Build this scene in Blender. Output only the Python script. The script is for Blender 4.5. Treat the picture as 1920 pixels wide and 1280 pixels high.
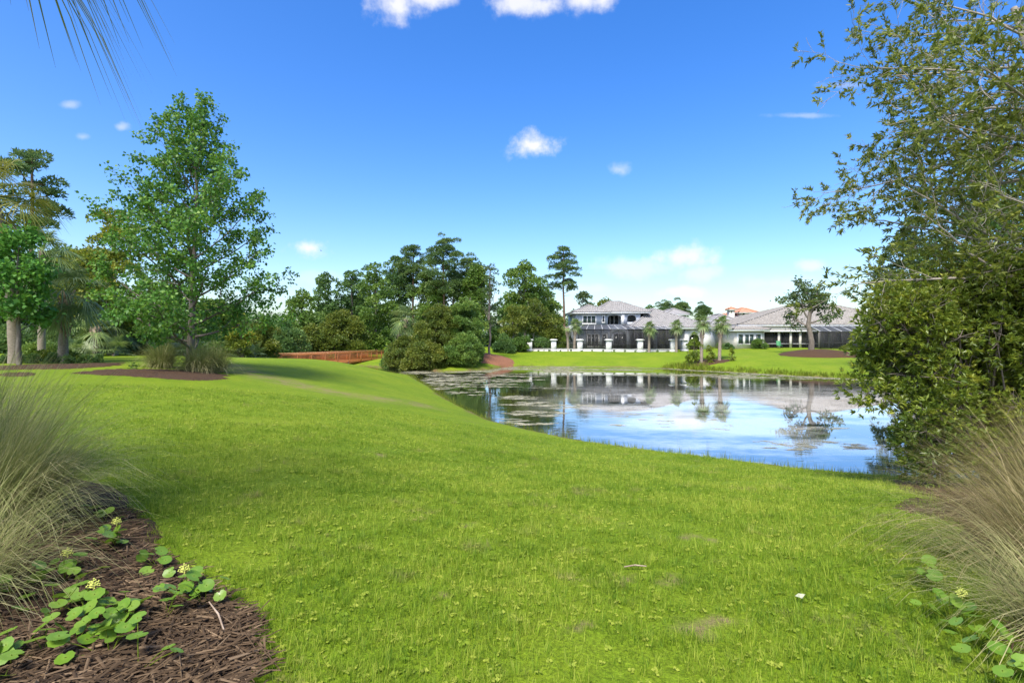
import bpy, math, random
import numpy as np
from math import radians as R, pi, sin, cos

# ------------------------------------------------------------------ camera, sky, sun, exposure
scene = bpy.context.scene
for o in list(bpy.data.objects): bpy.data.objects.remove(o)
COL = scene.collection
CAMZ, HOR, F = 1.5, 632.0, 960.0          # eye height, horizon row, focal length in photo pixels
cam = bpy.data.cameras.new('camera'); camo = bpy.data.objects.new('camera', cam); COL.objects.link(camo)
camo.location = (0, 0, CAMZ); camo.rotation_euler = (R(90), 0, 0)
cam.sensor_width = 36; cam.lens = 18; cam.shift_y = -8/1920; cam.clip_start = .05; cam.clip_end = 6000
scene.camera = camo
SUN_EL, SUN_AZ = 56, 202                  # hazy sun high behind the camera, a little to the left (azimuth clockwise from +Y)
world = bpy.data.worlds.new('World'); scene.world = world; world.use_nodes = True
def sky_world():
    nt = world.node_tree; N = nt.nodes; L = nt.links; N.clear()
    def mth(op, a, b=None, c=None):
        n = N.new('ShaderNodeMath'); n.operation = op
        for i, v in enumerate((a, b, c)):
            if v is None: continue
            if isinstance(v, (int, float)): n.inputs[i].default_value = v
            else: L.new(v, n.inputs[i])
        return n.outputs[0]
    out = N.new('ShaderNodeOutputWorld')
    sky = N.new('ShaderNodeTexSky'); sky.sky_type = 'NISHITA'; sky.sun_disc = False
    sky.sun_elevation = R(SUN_EL); sky.sun_rotation = R(SUN_AZ); sky.air_density = 1.0; sky.dust_density = 2.0; sky.ozone_density = 2.2
    hs = N.new('ShaderNodeHueSaturation'); hs.inputs['Saturation'].default_value = 1.42; hs.inputs['Hue'].default_value = .512; hs.inputs['Value'].default_value = 1.0
    L.new(sky.outputs[0], hs.inputs['Color'])
    bg = N.new('ShaderNodeBackground'); bg.inputs[1].default_value = .11; L.new(hs.outputs[0], bg.inputs[0])
    bc = N.new('ShaderNodeBackground'); bc.inputs[0].default_value = (1, .99, .985, 1); bc.inputs[1].default_value = .40
    tc = N.new('ShaderNodeTexCoord'); sp = N.new('ShaderNodeSeparateXYZ'); L.new(tc.outputs['Generated'], sp.inputs[0])
    x, y, z = sp.outputs
    nz = N.new('ShaderNodeTexNoise'); nz.inputs['Scale'].default_value = 16; nz.inputs['Detail'].default_value = 7; nz.inputs['Roughness'].default_value = .6
    L.new(tc.outputs['Generated'], nz.inputs['Vector'])
    # small cumulus puffs standing in the sky, each by its direction (x/y, z/y)
    ys = mth('MAXIMUM', y, .05); u = mth('DIVIDE', x, ys); v = mth('DIVIDE', z, ys)
    nd = mth('MULTIPLY', mth('SUBTRACT', nz.outputs[0], .5), 1.0)
    total = None
    puffs = [(745,8,62,40,.95),(800,-6,90,26,.9),(985,6,105,34,.9),(1095,2,60,38,.95),(1003,274,60,34,1.1),(1163,318,30,18,.45),(583,463,52,22,1.0),
             (1283,482,70,30,.85),(1190,502,120,24,.5),(1320,512,60,22,.5),(1280,547,60,13,.8),(1525,497,34,14,.6),(227,238,22,12,.45),
             (130,197,30,12,.38),(155,257,26,12,.35),(1505,217,70,7,.3),(1585,160,60,9,.25),(1105,540,60,14,.35),(900,560,160,16,.2),(1450,530,130,18,.28),(600,520,120,16,.22)]
    for px, py, a, b, s in puffs:
        e = mth('ADD', mth('POWER', mth('DIVIDE', mth('SUBTRACT', u, (px-960)/F), a/F), 2.0), mth('POWER', mth('ABSOLUTE', mth('DIVIDE', mth('SUBTRACT', v, (HOR-py)/F), b/F)), 2.0))
        m = mth('SUBTRACT', 1.0, mth('SQRT', e))
        m = mth('ADD', m, mth('MULTIPLY', nd, 2.6))
        n = N.new('ShaderNodeMapRange'); n.interpolation_type = 'SMOOTHSTEP'; n.inputs[1].default_value = .0; n.inputs[2].default_value = 1.0; n.inputs[4].default_value = s*.92
        L.new(m, n.inputs[0])
        fade = mth('MULTIPLY', n.outputs[0], mth('LESS_THAN', e, 6.0))
        total = fade if total is None else mth('MAXIMUM', total, fade)
    total = mth('MULTIPLY', total, mth('GREATER_THAN', y, .06))
    # the same kind of scattered cloud in the rest of the sky
    n2 = N.new('ShaderNodeTexNoise'); n2.inputs['Scale'].default_value = 3.2; n2.inputs['Detail'].default_value = 8; n2.inputs['Roughness'].default_value = .55
    L.new(tc.outputs['Generated'], n2.inputs['Vector'])
    r2 = N.new('ShaderNodeMapRange'); r2.interpolation_type = 'SMOOTHSTEP'; r2.inputs[1].default_value = .52; r2.inputs[2].default_value = .68; r2.inputs[4].default_value = .9
    L.new(n2.outputs[0], r2.inputs[0])
    rest = N.new('ShaderNodeMapRange'); rest.inputs[1].default_value = .62; rest.inputs[2].default_value = .35; L.new(y, rest.inputs[0])
    total = mth('MAXIMUM', total, mth('MULTIPLY', r2.outputs[0], rest.outputs[0]))
    total = mth('MINIMUM', total, .96)
    mx = N.new('ShaderNodeMixShader'); L.new(total, mx.inputs[0]); L.new(bg.outputs[0], mx.inputs[1]); L.new(bc.outputs[0], mx.inputs[2])
    L.new(mx.outputs[0], out.inputs[0])
sky_world()
sun = bpy.data.lights.new('sun', 'SUN'); suno = bpy.data.objects.new('sun', sun); COL.objects.link(suno)
sun.energy = 2.4; sun.angle = R(18); sun.color = (1, .95, .86)
_a = R(SUN_AZ); _e = R(SUN_EL)
from mathutils import Vector
suno.rotation_euler = Vector((sin(_a)*cos(_e), cos(_a)*cos(_e), sin(_e))).to_track_quat('Z', 'Y').to_euler()
suno.location = (-10, -20, 40)
vs = scene.view_settings; vs.view_transform = 'Standard'; vs.look = 'None'; vs.gamma = 1; vs.use_curve_mapping = False; vs.exposure = 1.48
scene.cycles.transparent_max_bounces = 24

# ------------------------------------------------------------------ helpers
rng = np.random.default_rng(7)
OFF = {}
def X(px, D): return (px-960)*D/F
def Z(py, D): return CAMZ-(py-HOR)*D/F
def W(px, py, D): return np.array([X(px, D), D, Z(py, D)])
def mkmesh(name, V, quads=None, tris=None, attrs=None, smooth=False):
    me = bpy.data.meshes.new(name); V = np.asarray(V, float)
    me.vertices.add(len(V)); me.vertices.foreach_set('co', V.ravel())
    q = np.zeros((0, 4), int) if quads is None or len(quads) == 0 else np.asarray(quads, int)
    t = np.zeros((0, 3), int) if tris is None or len(tris) == 0 else np.asarray(tris, int)
    me.loops.add(q.size+t.size); me.loops.foreach_set('vertex_index', np.concatenate([q.ravel(), t.ravel()]).astype(np.int32))
    me.polygons.add(len(q)+len(t))
    me.polygons.foreach_set('loop_start', np.concatenate([np.arange(len(q))*4, q.size+np.arange(len(t))*3]).astype(np.int32))
    if smooth: me.polygons.foreach_set('use_smooth', np.ones(len(me.polygons), bool))
    for k, a in (attrs or {}).items():
        at = me.attributes.new(k, 'FLOAT', 'POINT'); at.data.foreach_set('value', np.asarray(a, np.float32))
    me.update(calc_edges=True)
    return me
class MB:                                   # collects quads and tris
    def __init__(s): s.V = []; s.Q = []; s.T = []; s.n = 0; s.A = []
    def add(s, V, Q=None, T=None, tint=None):
        V = np.asarray(V, float)
        if Q is not None and len(Q): s.Q.append(np.asarray(Q, int)+s.n)
        if T is not None and len(T): s.T.append(np.asarray(T, int)+s.n)
        s.V.append(V); s.n += len(V)
        s.A.append(np.full(len(V), .5) if tint is None else np.broadcast_to(np.asarray(tint, float), (len(V),)))
        return s
    def box(s, x0, x1, y0, y1, z0, z1):
        V = [(x0,y0,z0),(x1,y0,z0),(x1,y1,z0),(x0,y1,z0),(x0,y0,z1),(x1,y0,z1),(x1,y1,z1),(x0,y1,z1)]
        return s.add(V, [(0,3,2,1),(4,5,6,7),(0,1,5,4),(1,2,6,5),(2,3,7,6),(3,0,4,7)])
    def bar(s, a, b, w, h):                 # square bar from a to b
        a = np.asarray(a, float); b = np.asarray(b, float); d = (b-a)/np.linalg.norm(b-a)
        up = np.array([0, 0, 1.]) if abs(d[2]) < .9 else np.array([0, 1., 0]); r = np.cross(d, up); r /= np.linalg.norm(r); up = np.cross(r, d)
        V = [p+sx*r*w/2+sy*up*h/2 for p in (a, b) for sx, sy in ((-1,-1),(1,-1),(1,1),(-1,1))]
        return s.add(V, [(0,3,2,1),(4,5,6,7),(0,1,5,4),(1,2,6,5),(2,3,7,6),(3,0,4,7)])
    def tube(s, pts, rad, sides=6, tint=None):
        P = np.asarray(pts, float); n = len(P); rad = np.broadcast_to(np.asarray(rad, float), (n,))
        T = np.gradient(P, axis=0); T /= np.linalg.norm(T, axis=1)[:, None]+1e-9
        ref = np.array([1., 0, 0]) if abs(T[0][0]) < .8 else np.array([0, 1., 0])
        A = np.cross(T, ref); A /= np.linalg.norm(A, axis=1)[:, None]+1e-9; B = np.cross(T, A)
        th = np.arange(sides)*2*pi/sides
        V = P[:, None]+rad[:, None, None]*(np.cos(th)[None, :, None]*A[:, None]+np.sin(th)[None, :, None]*B[:, None])
        i = np.arange(n-1)[:, None]*sides; j = np.arange(sides)[None]; k = (j+1) % sides
        Q = np.stack([i+j, i+k, i+sides+k, i+sides+j], -1).reshape(-1, 4)
        return s.add(V.reshape(-1, 3), Q, tint=tint)
    def lathe(s, prof, c, sides=12):
        return s.tube([(c[0], c[1], c[2]+z) for z, r in prof], [r for z, r in prof], sides)
    def mesh(s, name, smooth=False):
        return mkmesh(name, np.concatenate(s.V), np.concatenate(s.Q) if s.Q else None, np.concatenate(s.T) if s.T else None, {'tint': np.concatenate(s.A)}, smooth)
def tag(o, label, cat, group=None):
    o['label'] = label; o['category'] = cat
    if group: o['group'] = group
    return o
def empty(name, loc, label, cat, group=None):
    o = bpy.data.objects.new(name, None); COL.objects.link(o); o.location = loc; o.empty_display_size = .2
    OFF[o.name] = np.asarray(loc, float); return tag(o, label, cat, group)
def put(name, me, mat, parent=None, loc=None):          # object from a mesh; with a parent, loc is local
    o = bpy.data.objects.new(name, me); COL.objects.link(o)
    if mat and not me.materials: me.materials.append(mat)
    if parent: o.parent = parent
    if loc is not None: o.location = loc
    return o
def part(name, mb, mat, parent, smooth=False):           # vertices given in world space, moved into the parent's space
    top = parent
    while top.parent: top = top.parent
    me = mb.mesh(name, smooth); off = OFF[top.name]
    me.transform(__import__('mathutils').Matrix.Translation(Vector(-off)))
    return put(name, me, mat, parent)
def struct(name, me, mat, kind='structure', label=None):
    o = put(name, me, mat); o['kind'] = kind
    if label: o['label'] = label
    return o

# ------------------------------------------------------------------ materials
MATS = {}
def nodes(name):
    m = bpy.data.materials.new(name); m.use_nodes = True; nt = m.node_tree; nt.nodes.clear(); MATS[name] = m
    return m, nt.nodes, nt.links
def ramp(N, stops):
    r = N.new('ShaderNodeValToRGB'); e = r.color_ramp.elements
    while len(e) < len(stops): e.new(.5)
    for i, (p, c) in enumerate(stops): e[i].position = p; e[i].color = (*c, 1)
    return r
def noise(N, L, scale, detail=4, rough=.6, vec=None, coord='Object', stretch=None):
    n = N.new('ShaderNodeTexNoise'); n.inputs['Scale'].default_value = scale; n.inputs['Detail'].default_value = detail; n.inputs['Roughness'].default_value = rough
    if vec is None:
        tc = N.new('ShaderNodeTexCoord'); vec = tc.outputs[coord]
        if stretch:
            mp = N.new('ShaderNodeMapping'); mp.inputs['Scale'].default_value = stretch; L.new(vec, mp.inputs[0]); vec = mp.outputs[0]
    L.new(vec, n.inputs['Vector']); return n
def plain(name, c1, c2=None, rough=.7, scale=3, bump=0, bscale=30, stretch=None, metal=0, spec=.3):
    m, N, L = nodes(name); o = N.new('ShaderNodeOutputMaterial'); b = N.new('ShaderNodeBsdfPrincipled'); L.new(b.outputs[0], o.inputs[0])
    b.inputs['Roughness'].default_value = rough; b.inputs['Metallic'].default_value = metal; b.inputs['Specular IOR Level'].default_value = spec
    c2 = c2 or tuple(v*.75 for v in c1)
    n = noise(N, L, scale, 6, .65, stretch=stretch); r = ramp(N, [(.3, c2), (.7, c1)]); L.new(n.outputs[0], r.inputs[0]); L.new(r.outputs[0], b.inputs['Base Color'])
    if bump:
        n2 = noise(N, L, bscale, 5, .7, stretch=stretch); bp = N.new('ShaderNodeBump'); bp.inputs['Strength'].default_value = bump; bp.inputs['Distance'].default_value = .03
        L.new(n2.outputs[0], bp.inputs['Height']); L.new(bp.outputs[0], b.inputs['Normal'])
    return m
def leafmat(name, dark, mid, light, trans=.35, rough=.5, spec=.35):
    m, N, L = nodes(name); o = N.new('ShaderNodeOutputMaterial'); b = N.new('ShaderNodeBsdfPrincipled')
    b.inputs['Roughness'].default_value = rough; b.inputs['Specular IOR Level'].default_value = spec
    at = N.new('ShaderNodeAttribute'); at.attribute_name = 'tint'
    r = ramp(N, [(.0, dark), (.5, mid), (1., light)]); L.new(at.outputs['Fac'], r.inputs[0]); L.new(r.outputs[0], b.inputs['Base Color'])
    t = N.new('ShaderNodeBsdfTranslucent'); hs = N.new('ShaderNodeHueSaturation'); hs.inputs['Value'].default_value = 1.3; hs.inputs['Hue'].default_value = .485
    L.new(r.outputs[0], hs.inputs['Color']); L.new(hs.outputs[0], t.inputs[0])
    mx = N.new('ShaderNodeMixShader'); mx.inputs[0].default_value = trans; L.new(b.outputs[0], mx.inputs[1]); L.new(t.outputs[0], mx.inputs[2]); L.new(mx.outputs[0], o.inputs[0])
    return m
def glass(name, c, rough=.05, alpha=1):
    m = plain(name, c, c, rough, spec=.6)
    if alpha < 1:
        N = m.node_tree.nodes; L = m.node_tree.links; o = [n for n in N if n.type == 'OUTPUT_MATERIAL'][0]; b = [n for n in N if n.type == 'BSDF_PRINCIPLED'][0]
        t = N.new('ShaderNodeBsdfTransparent'); mx = N.new('ShaderNodeMixShader'); mx.inputs[0].default_value = alpha
        L.new(t.outputs[0], mx.inputs[1]); L.new(b.outputs[0], mx.inputs[2]); L.new(mx.outputs[0], o.inputs[0])
    return m
# leaves
G = lambda *a: tuple(a)
M_maple = leafmat('maple_leaf', G(0.043,0.122,0.020), G(0.086,0.215,0.029), G(0.186,0.315,0.040))
M_maple2 = leafmat('bright_maple_leaf', G(0.050,0.163,0.025), G(0.094,0.250,0.037), G(0.163,0.338,0.050))
M_gum = leafmat('yellow_green_leaf', G(0.072,0.120,0.014), G(0.150,0.204,0.022), G(0.276,0.276,0.030))
M_dark = leafmat('dark_wood_leaf', G(0.044,0.099,0.031), G(0.087,0.175,0.044), G(0.169,0.263,0.056))
M_mid = leafmat('mid_wood_leaf', G(0.057,0.122,0.024), G(0.115,0.209,0.035), G(0.211,0.295,0.052))
M_olive = leafmat('olive_leaf', G(0.054,0.093,0.016), G(0.116,0.163,0.022), G(0.217,0.233,0.034))
M_pine = leafmat('pine_needle', G(0.044,0.096,0.035), G(0.091,0.163,0.046), G(0.171,0.250,0.061))
M_myrtle = leafmat('myrtle_leaf', G(0.067,0.116,0.014), G(0.163,0.225,0.024), G(0.340,0.365,0.043), .33, .42, .5)
M_over = leafmat('overhang_leaf', G(.070,.105,.018), G(.150,.195,.030), G(.285,.315,.055), .42, .45, .4)
M_oak = leafmat('oak_leaf', G(0.038,0.072,0.027), G(0.075,0.123,0.039), G(0.128,0.180,0.057))
M_palm = leafmat('palm_leaf', G(0.081,0.138,0.043), G(0.155,0.227,0.069), G(0.268,0.325,0.114), .25, .4, .5)
M_palmy = leafmat('yellow_palm_leaf', G(.080,.110,.015), G(.170,.190,.030), G(.300,.260,.060), .3)
M_lime = leafmat('lime_leaf', G(.070,.130,.012), G(.140,.210,.020), G(.230,.290,.030))
M_muhly = leafmat('muhly_blade', G(.095,.135,.030), G(.230,.255,.080), G(.460,.410,.210), .3, .6, .2)
M_muhlyr = leafmat('dry_muhly_blade', G(.110,.105,.030), G(.240,.205,.075), G(.430,.350,.190), .3, .6, .2)
M_grass = leafmat('lawn_blade', G(.075,.155,.010), G(.175,.280,.016), G(.350,.405,.055), .4, .6, .2)
def grass_patches(m):                        # colour of the sward drifts from place to place and from tuft to tuft
    N = m.node_tree.nodes; L = m.node_tree.links; at = [n for n in N if n.type == 'ATTRIBUTE'][0]; rp = [n for n in N if n.type == 'VALTORGB'][0]
    ge = N.new('ShaderNodeNewGeometry'); n1 = noise(N, L, .55, 4, .6, ge.outputs['Position']); n2 = noise(N, L, 3.0, 4, .65, ge.outputs['Position']); oi = N.new('ShaderNodeObjectInfo')
    def ma(x, k, add):
        q = N.new('ShaderNodeMath'); q.operation = 'MULTIPLY_ADD'; L.new(x, q.inputs[0]); q.inputs[1].default_value = k
        if isinstance(add, float): q.inputs[2].default_value = add
        else: L.new(add, q.inputs[2])
        return q.outputs[0]
    v = ma(at.outputs['Fac'], 1.2, -2.0); v = ma(n1.outputs[0], 1.9, v); v = ma(n2.outputs[0], 1.7, v); v = ma(oi.outputs['Random'], .4, v); L.new(v, rp.inputs[0])
    n3 = noise(N, L, 1.7, 5, .7, ge.outputs['Position']); r3 = ramp(N, [(.57, (0, 0, 0)), (.70, (.8, .8, .8))]); L.new(n3.outputs[0], r3.inputs[0])      # straw-coloured thin patches
    mx = N.new('ShaderNodeMix'); mx.data_type = 'RGBA'; mx.inputs[7].default_value = (.30, .25, .10, 1); L.new(r3.outputs[0], mx.inputs[0]); L.new(rp.outputs[0], mx.inputs[6])
    for n in N:
        if n.type == 'BSDF_PRINCIPLED': L.new(mx.outputs[2], n.inputs['Base Color'])
        if n.type == 'HUE_SAT': L.new(mx.outputs[2], n.inputs['Color'])
grass_patches(M_grass)
M_reed = leafmat('reed_blade', G(.070,.110,.010), G(.150,.200,.016), G(.260,.280,.040), .35, .6, .2)
M_weed = leafmat('pennywort_leaf', G(.065,.150,.012), G(.125,.240,.020), G(.200,.310,.040), .3, .35, .5)
M_flower = plain('pennywort_flower', G(.55,.56,.12), G(.35,.42,.08))
# bark, soil, buildings
M_bark = plain('grey_bark', G(.22,.19,.16), G(.08,.065,.05), .9, 9, .6, 25, (1, 1, .25))
M_barkl = plain('pale_bark', G(.42,.38,.33), G(.20,.17,.14), .85, 7, .4, 25, (1, 1, .3))
M_barkp = plain('pine_bark', G(.20,.13,.09), G(.09,.06,.045), .9, 8, .6, 20, (1, 1, .3))
M_palmt = plain('palm_trunk', G(.33,.28,.23), G(.16,.13,.10), .9, 12, .8, 18, (1, 1, 3))
M_boot = plain('palm_boot', G(.44,.35,.26), G(.22,.16,.11), .9, 10, .5, 30)
M_twig = plain('grey_twig', G(.40,.36,.31), G(.22,.19,.16), .85, 12)
M_mulch = plain('mulch', G(.100,.055,.026), G(.026,.014,.007), .95, 22, 1, 60)
M_chip = leafmat('mulch_chip', G(.024,.015,.008), G(.078,.050,.027), G(.215,.150,.088), .0, .85, .2)
M_straw = plain('pine_straw', G(.30,.13,.065), G(.14,.065,.035), .95, 9, 1, 40)
M_wood = plain('stained_timber', G(.62,.25,.085), G(.45,.16,.05), .65, 5, .2, 30, (4, 4, 1))
M_woodt = plain('timber_rail', G(.72,.38,.18), G(.56,.27,.12), .65, 5)
M_pile = plain('grey_pile', G(.30,.26,.21), G(.18,.15,.12), .9, 6)
M_stuc = plain('blue_grey_stucco', G(.44,.48,.54), G(.38,.42,.48), .9, 2, .15, 60)
M_stucl = plain('pale_stucco', G(.62,.62,.60), G(.54,.54,.53), .9, 2, .15, 60)
M_beige = plain('beige_stucco', G(.62,.59,.53), G(.55,.52,.46), .9, 2, .15, 60)
M_white = plain('white_trim', G(.80,.80,.79), G(.74,.74,.73), .6, 4)
M_stone = plain('pale_stone', G(.66,.66,.64), G(.50,.50,.49), .85, 5, .3, 25)
M_roofg = plain('grey_roof_tile', G(.31,.30,.295), G(.18,.175,.17), .8, 2.2, .2, 30)
M_roofb = plain('taupe_roof_tile', G(.32,.30,.27), G(.15,.138,.125), .8, 2.6, .2, 30)
M_roofo = plain('terracotta_tile', G(.52,.26,.16), G(.36,.17,.10), .8, 2)
M_dk = plain('dark_bronze', G(.030,.030,.032), None, .5)
M_al = plain('pale_aluminium', G(.50,.51,.52), None, .45)
M_pane = glass('window_pane', G(.035,.060,.050))
M_paned = glass('dark_pane', G(.018,.022,.022))
M_scr = glass('insect_screen', G(.020,.021,.023), .8, .45)
M_scrr = glass('insect_screen_roof', G(.075,.080,.090), .8, .62)
M_floor = plain('patio_floor', G(.30,.28,.25), None, .8)
M_green = plain('green_canvas', G(.06,.24,.10), None, .7)
M_iron = plain('black_iron', G(.02,.02,.02), None, .5)
def algae_mat():
    m = plain('algae', G(.42,.39,.29), G(.20,.20,.10), .8, 3, .4, 30); N = m.node_tree.nodes; L = m.node_tree.links; o = [n for n in N if n.type == 'OUTPUT_MATERIAL'][0]; b = [n for n in N if n.type == 'BSDF_PRINCIPLED'][0]
    n = noise(N, L, 1.5, 8, .72, stretch=(1, 1.7, 1)); r = ramp(N, [(.45, (0, 0, 0)), (.56, (.92, .92, .92))]); L.new(n.outputs[0], r.inputs[0]); t = N.new('ShaderNodeBsdfTransparent'); mx = N.new('ShaderNodeMixShader')
    L.new(r.outputs[0], mx.inputs[0]); L.new(t.outputs[0], mx.inputs[1]); L.new(b.outputs[0], mx.inputs[2]); L.new(mx.outputs[0], o.inputs[0]); return m
M_algae = algae_mat()
M_pale = plain('pale_leaf', G(.42,.43,.30), G(.28,.30,.18), .7, 40)
M_terra = plain('bird_feather', G(.05,.05,.05), None, .8)
# ------------------------------------------------------------------ terrain and pond
ZW = -2.0
def onw(px, py): D = (CAMZ-ZW)*F/(py-HOR); return (X(px, D), D)
POND = np.array([onw(1680,895), onw(1500,879), onw(1340,859), onw(1200,842), onw(1100,828), onw(1000,808), onw(920,790), onw(860,761), onw(820,738), onw(790,718), onw(765,703),
    (-16.5,52.5), (-25,60), (-34,69), (-50,79), (-54,86), (-40,79), (-29,71), (-20,64), (-14.5,58.5), (-11.3,54.6), (-5.9,52), (-2.6,55), (-.6,60), (2.6,62), (8.9,61.2), (16.9,58),
    (19.4,54.2), (23,50.2), (26,46), (29.7,42), (37,39), (39,30), (33,20), (23,14.5), (14.5,12.3)])
def pond_sd(x, y):                          # signed distance, negative on the water
    P = np.stack([x, y], -1); A = POND; B = np.roll(POND, -1, 0); d = np.full(len(P), 1e9); ins = np.zeros(len(P), bool)
    for a, b in zip(A, B):
        ab = b-a; t = np.clip(((P-a)@ab)/(ab@ab), 0, 1); q = P-a-t[:, None]*ab; d = np.minimum(d, (q**2).sum(1))
        c = (a[1] > P[:, 1]) != (b[1] > P[:, 1])
        ins ^= c & (P[:, 0] < (b[0]-a[0])*(P[:, 1]-a[1])/(b[1]-a[1]+1e-12)+a[0])
    d = np.sqrt(d); return np.where(ins, -d, d)
CP = [(0,2.25,0),(0,0,.05),(-3,3,.1),(3,3,-.05),(0,-6,.2),(-8,0,.3),(8,0,-.1),(0,5,-.25),(0,10,-.85),(0,15,-1.5),(-5,8,-.02),(-6,12,-.1),(-12.6,20,.3),(-8,17,-.15),(-22,25,.4),(-18,18,.5),
    (-15,10,.4),(-32,40,.3),(-18.2,38,-.08),(-15.6,42,-.35),(-12.3,43,-1.0),(-6.75,19,-.5),(-4.2,20,-.98),(-11,30,-.2),(-9,34,-.75),(5,6,-.5),(8,7,-.75),(14,6,-.6),(25,6,-.5),(45,20,-.3),(48,40,-.3),
    (-1,74,-.4),(10.5,72,-.5),(22,72,-.5),(25,59,-.8),(34,60,-.75),(48,60,-.6),(52,75,-.15),(36,75,-.14),(15,84,-.45),(27,80,-.45),(-8,62,-.6),(-14,68,-.7),(-17,73.5,-1.35),(-4,59,-.9),
    (-27,53,-1.3),(-38,55,-.5),(-45,50,.3),(-60,60,.2),(-60,95,0),(-20,95,-.3),(20,110,0),(60,110,0),(-40,20,.5),(-30,0,.4),(30,-10,0),(0,-40,.3),(-60,-20,.4),(60,-20,0),(80,60,0),(-90,60,.2)]
CP = np.array(CP+[(p[0], p[1], ZW+.03) for p in POND], float)
def _phi(r): return np.where(r > 1e-6, r*r*np.log(r+1e-9), 0)
_n = len(CP); _A = np.zeros((_n+3, _n+3)); _d = np.linalg.norm(CP[:, None, :2]-CP[None, :, :2], axis=2)
_A[:_n, :_n] = _phi(_d)+np.eye(_n)*1.5; _A[:_n, _n] = 1; _A[:_n, _n+1:] = CP[:, :2]; _A[_n:, :_n] = _A[:_n, _n:].T
_w = np.linalg.solve(_A, np.concatenate([CP[:, 2], [0, 0, 0]]))
def H(x, y):
    x = np.atleast_1d(np.asarray(x, float)); y = np.atleast_1d(np.asarray(y, float)); r = np.hypot(x, y)
    k = np.minimum(1, 100/np.maximum(r, 1e-6)); xi, yi = x*k, y*k
    h = _w[_n]+_w[_n+1]*xi+_w[_n+2]*yi
    for i in range(_n): h = h+_w[i]*_phi(np.hypot(xi-CP[i, 0], yi-CP[i, 1]))
    f = np.clip((r-90)/80, 0, 1); h = np.clip(h, -2.6, 1.2)*(1-f)+(-.1)*f
    sd = pond_sd(x, y)
    h = np.where(sd > 0, np.maximum(h, ZW+.03+.10*np.minimum(sd, 2)), np.minimum(h, ZW-.06+.25*np.maximum(sd, -3)))
    return h
def h1(x, y): return float(H(x, y)[0])
ang = np.concatenate([np.linspace(-66, 66, 440), np.linspace(66, 294, 50)[1:-1]])*pi/180
rad = np.concatenate([[.25], np.exp(np.linspace(math.log(.6), math.log(130), 250)), [170, 240, 400, 800, 1600, 3000]])
SPOTS = [((1.05,3.35),.13), ((.74,3.40),.07), ((.98,2.72),.12), ((1.12,2.78),.06), ((.5,3.95),.09), ((-.35,3.1),.05), ((.38,2.72),.06), ((-.4,4.6),.08), ((1.5,4.4),.09), ((1.66,4.3),.05), ((.9,6.2),.12), ((-2.1,8.2),.16)]   # worn spots in the turf
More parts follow.
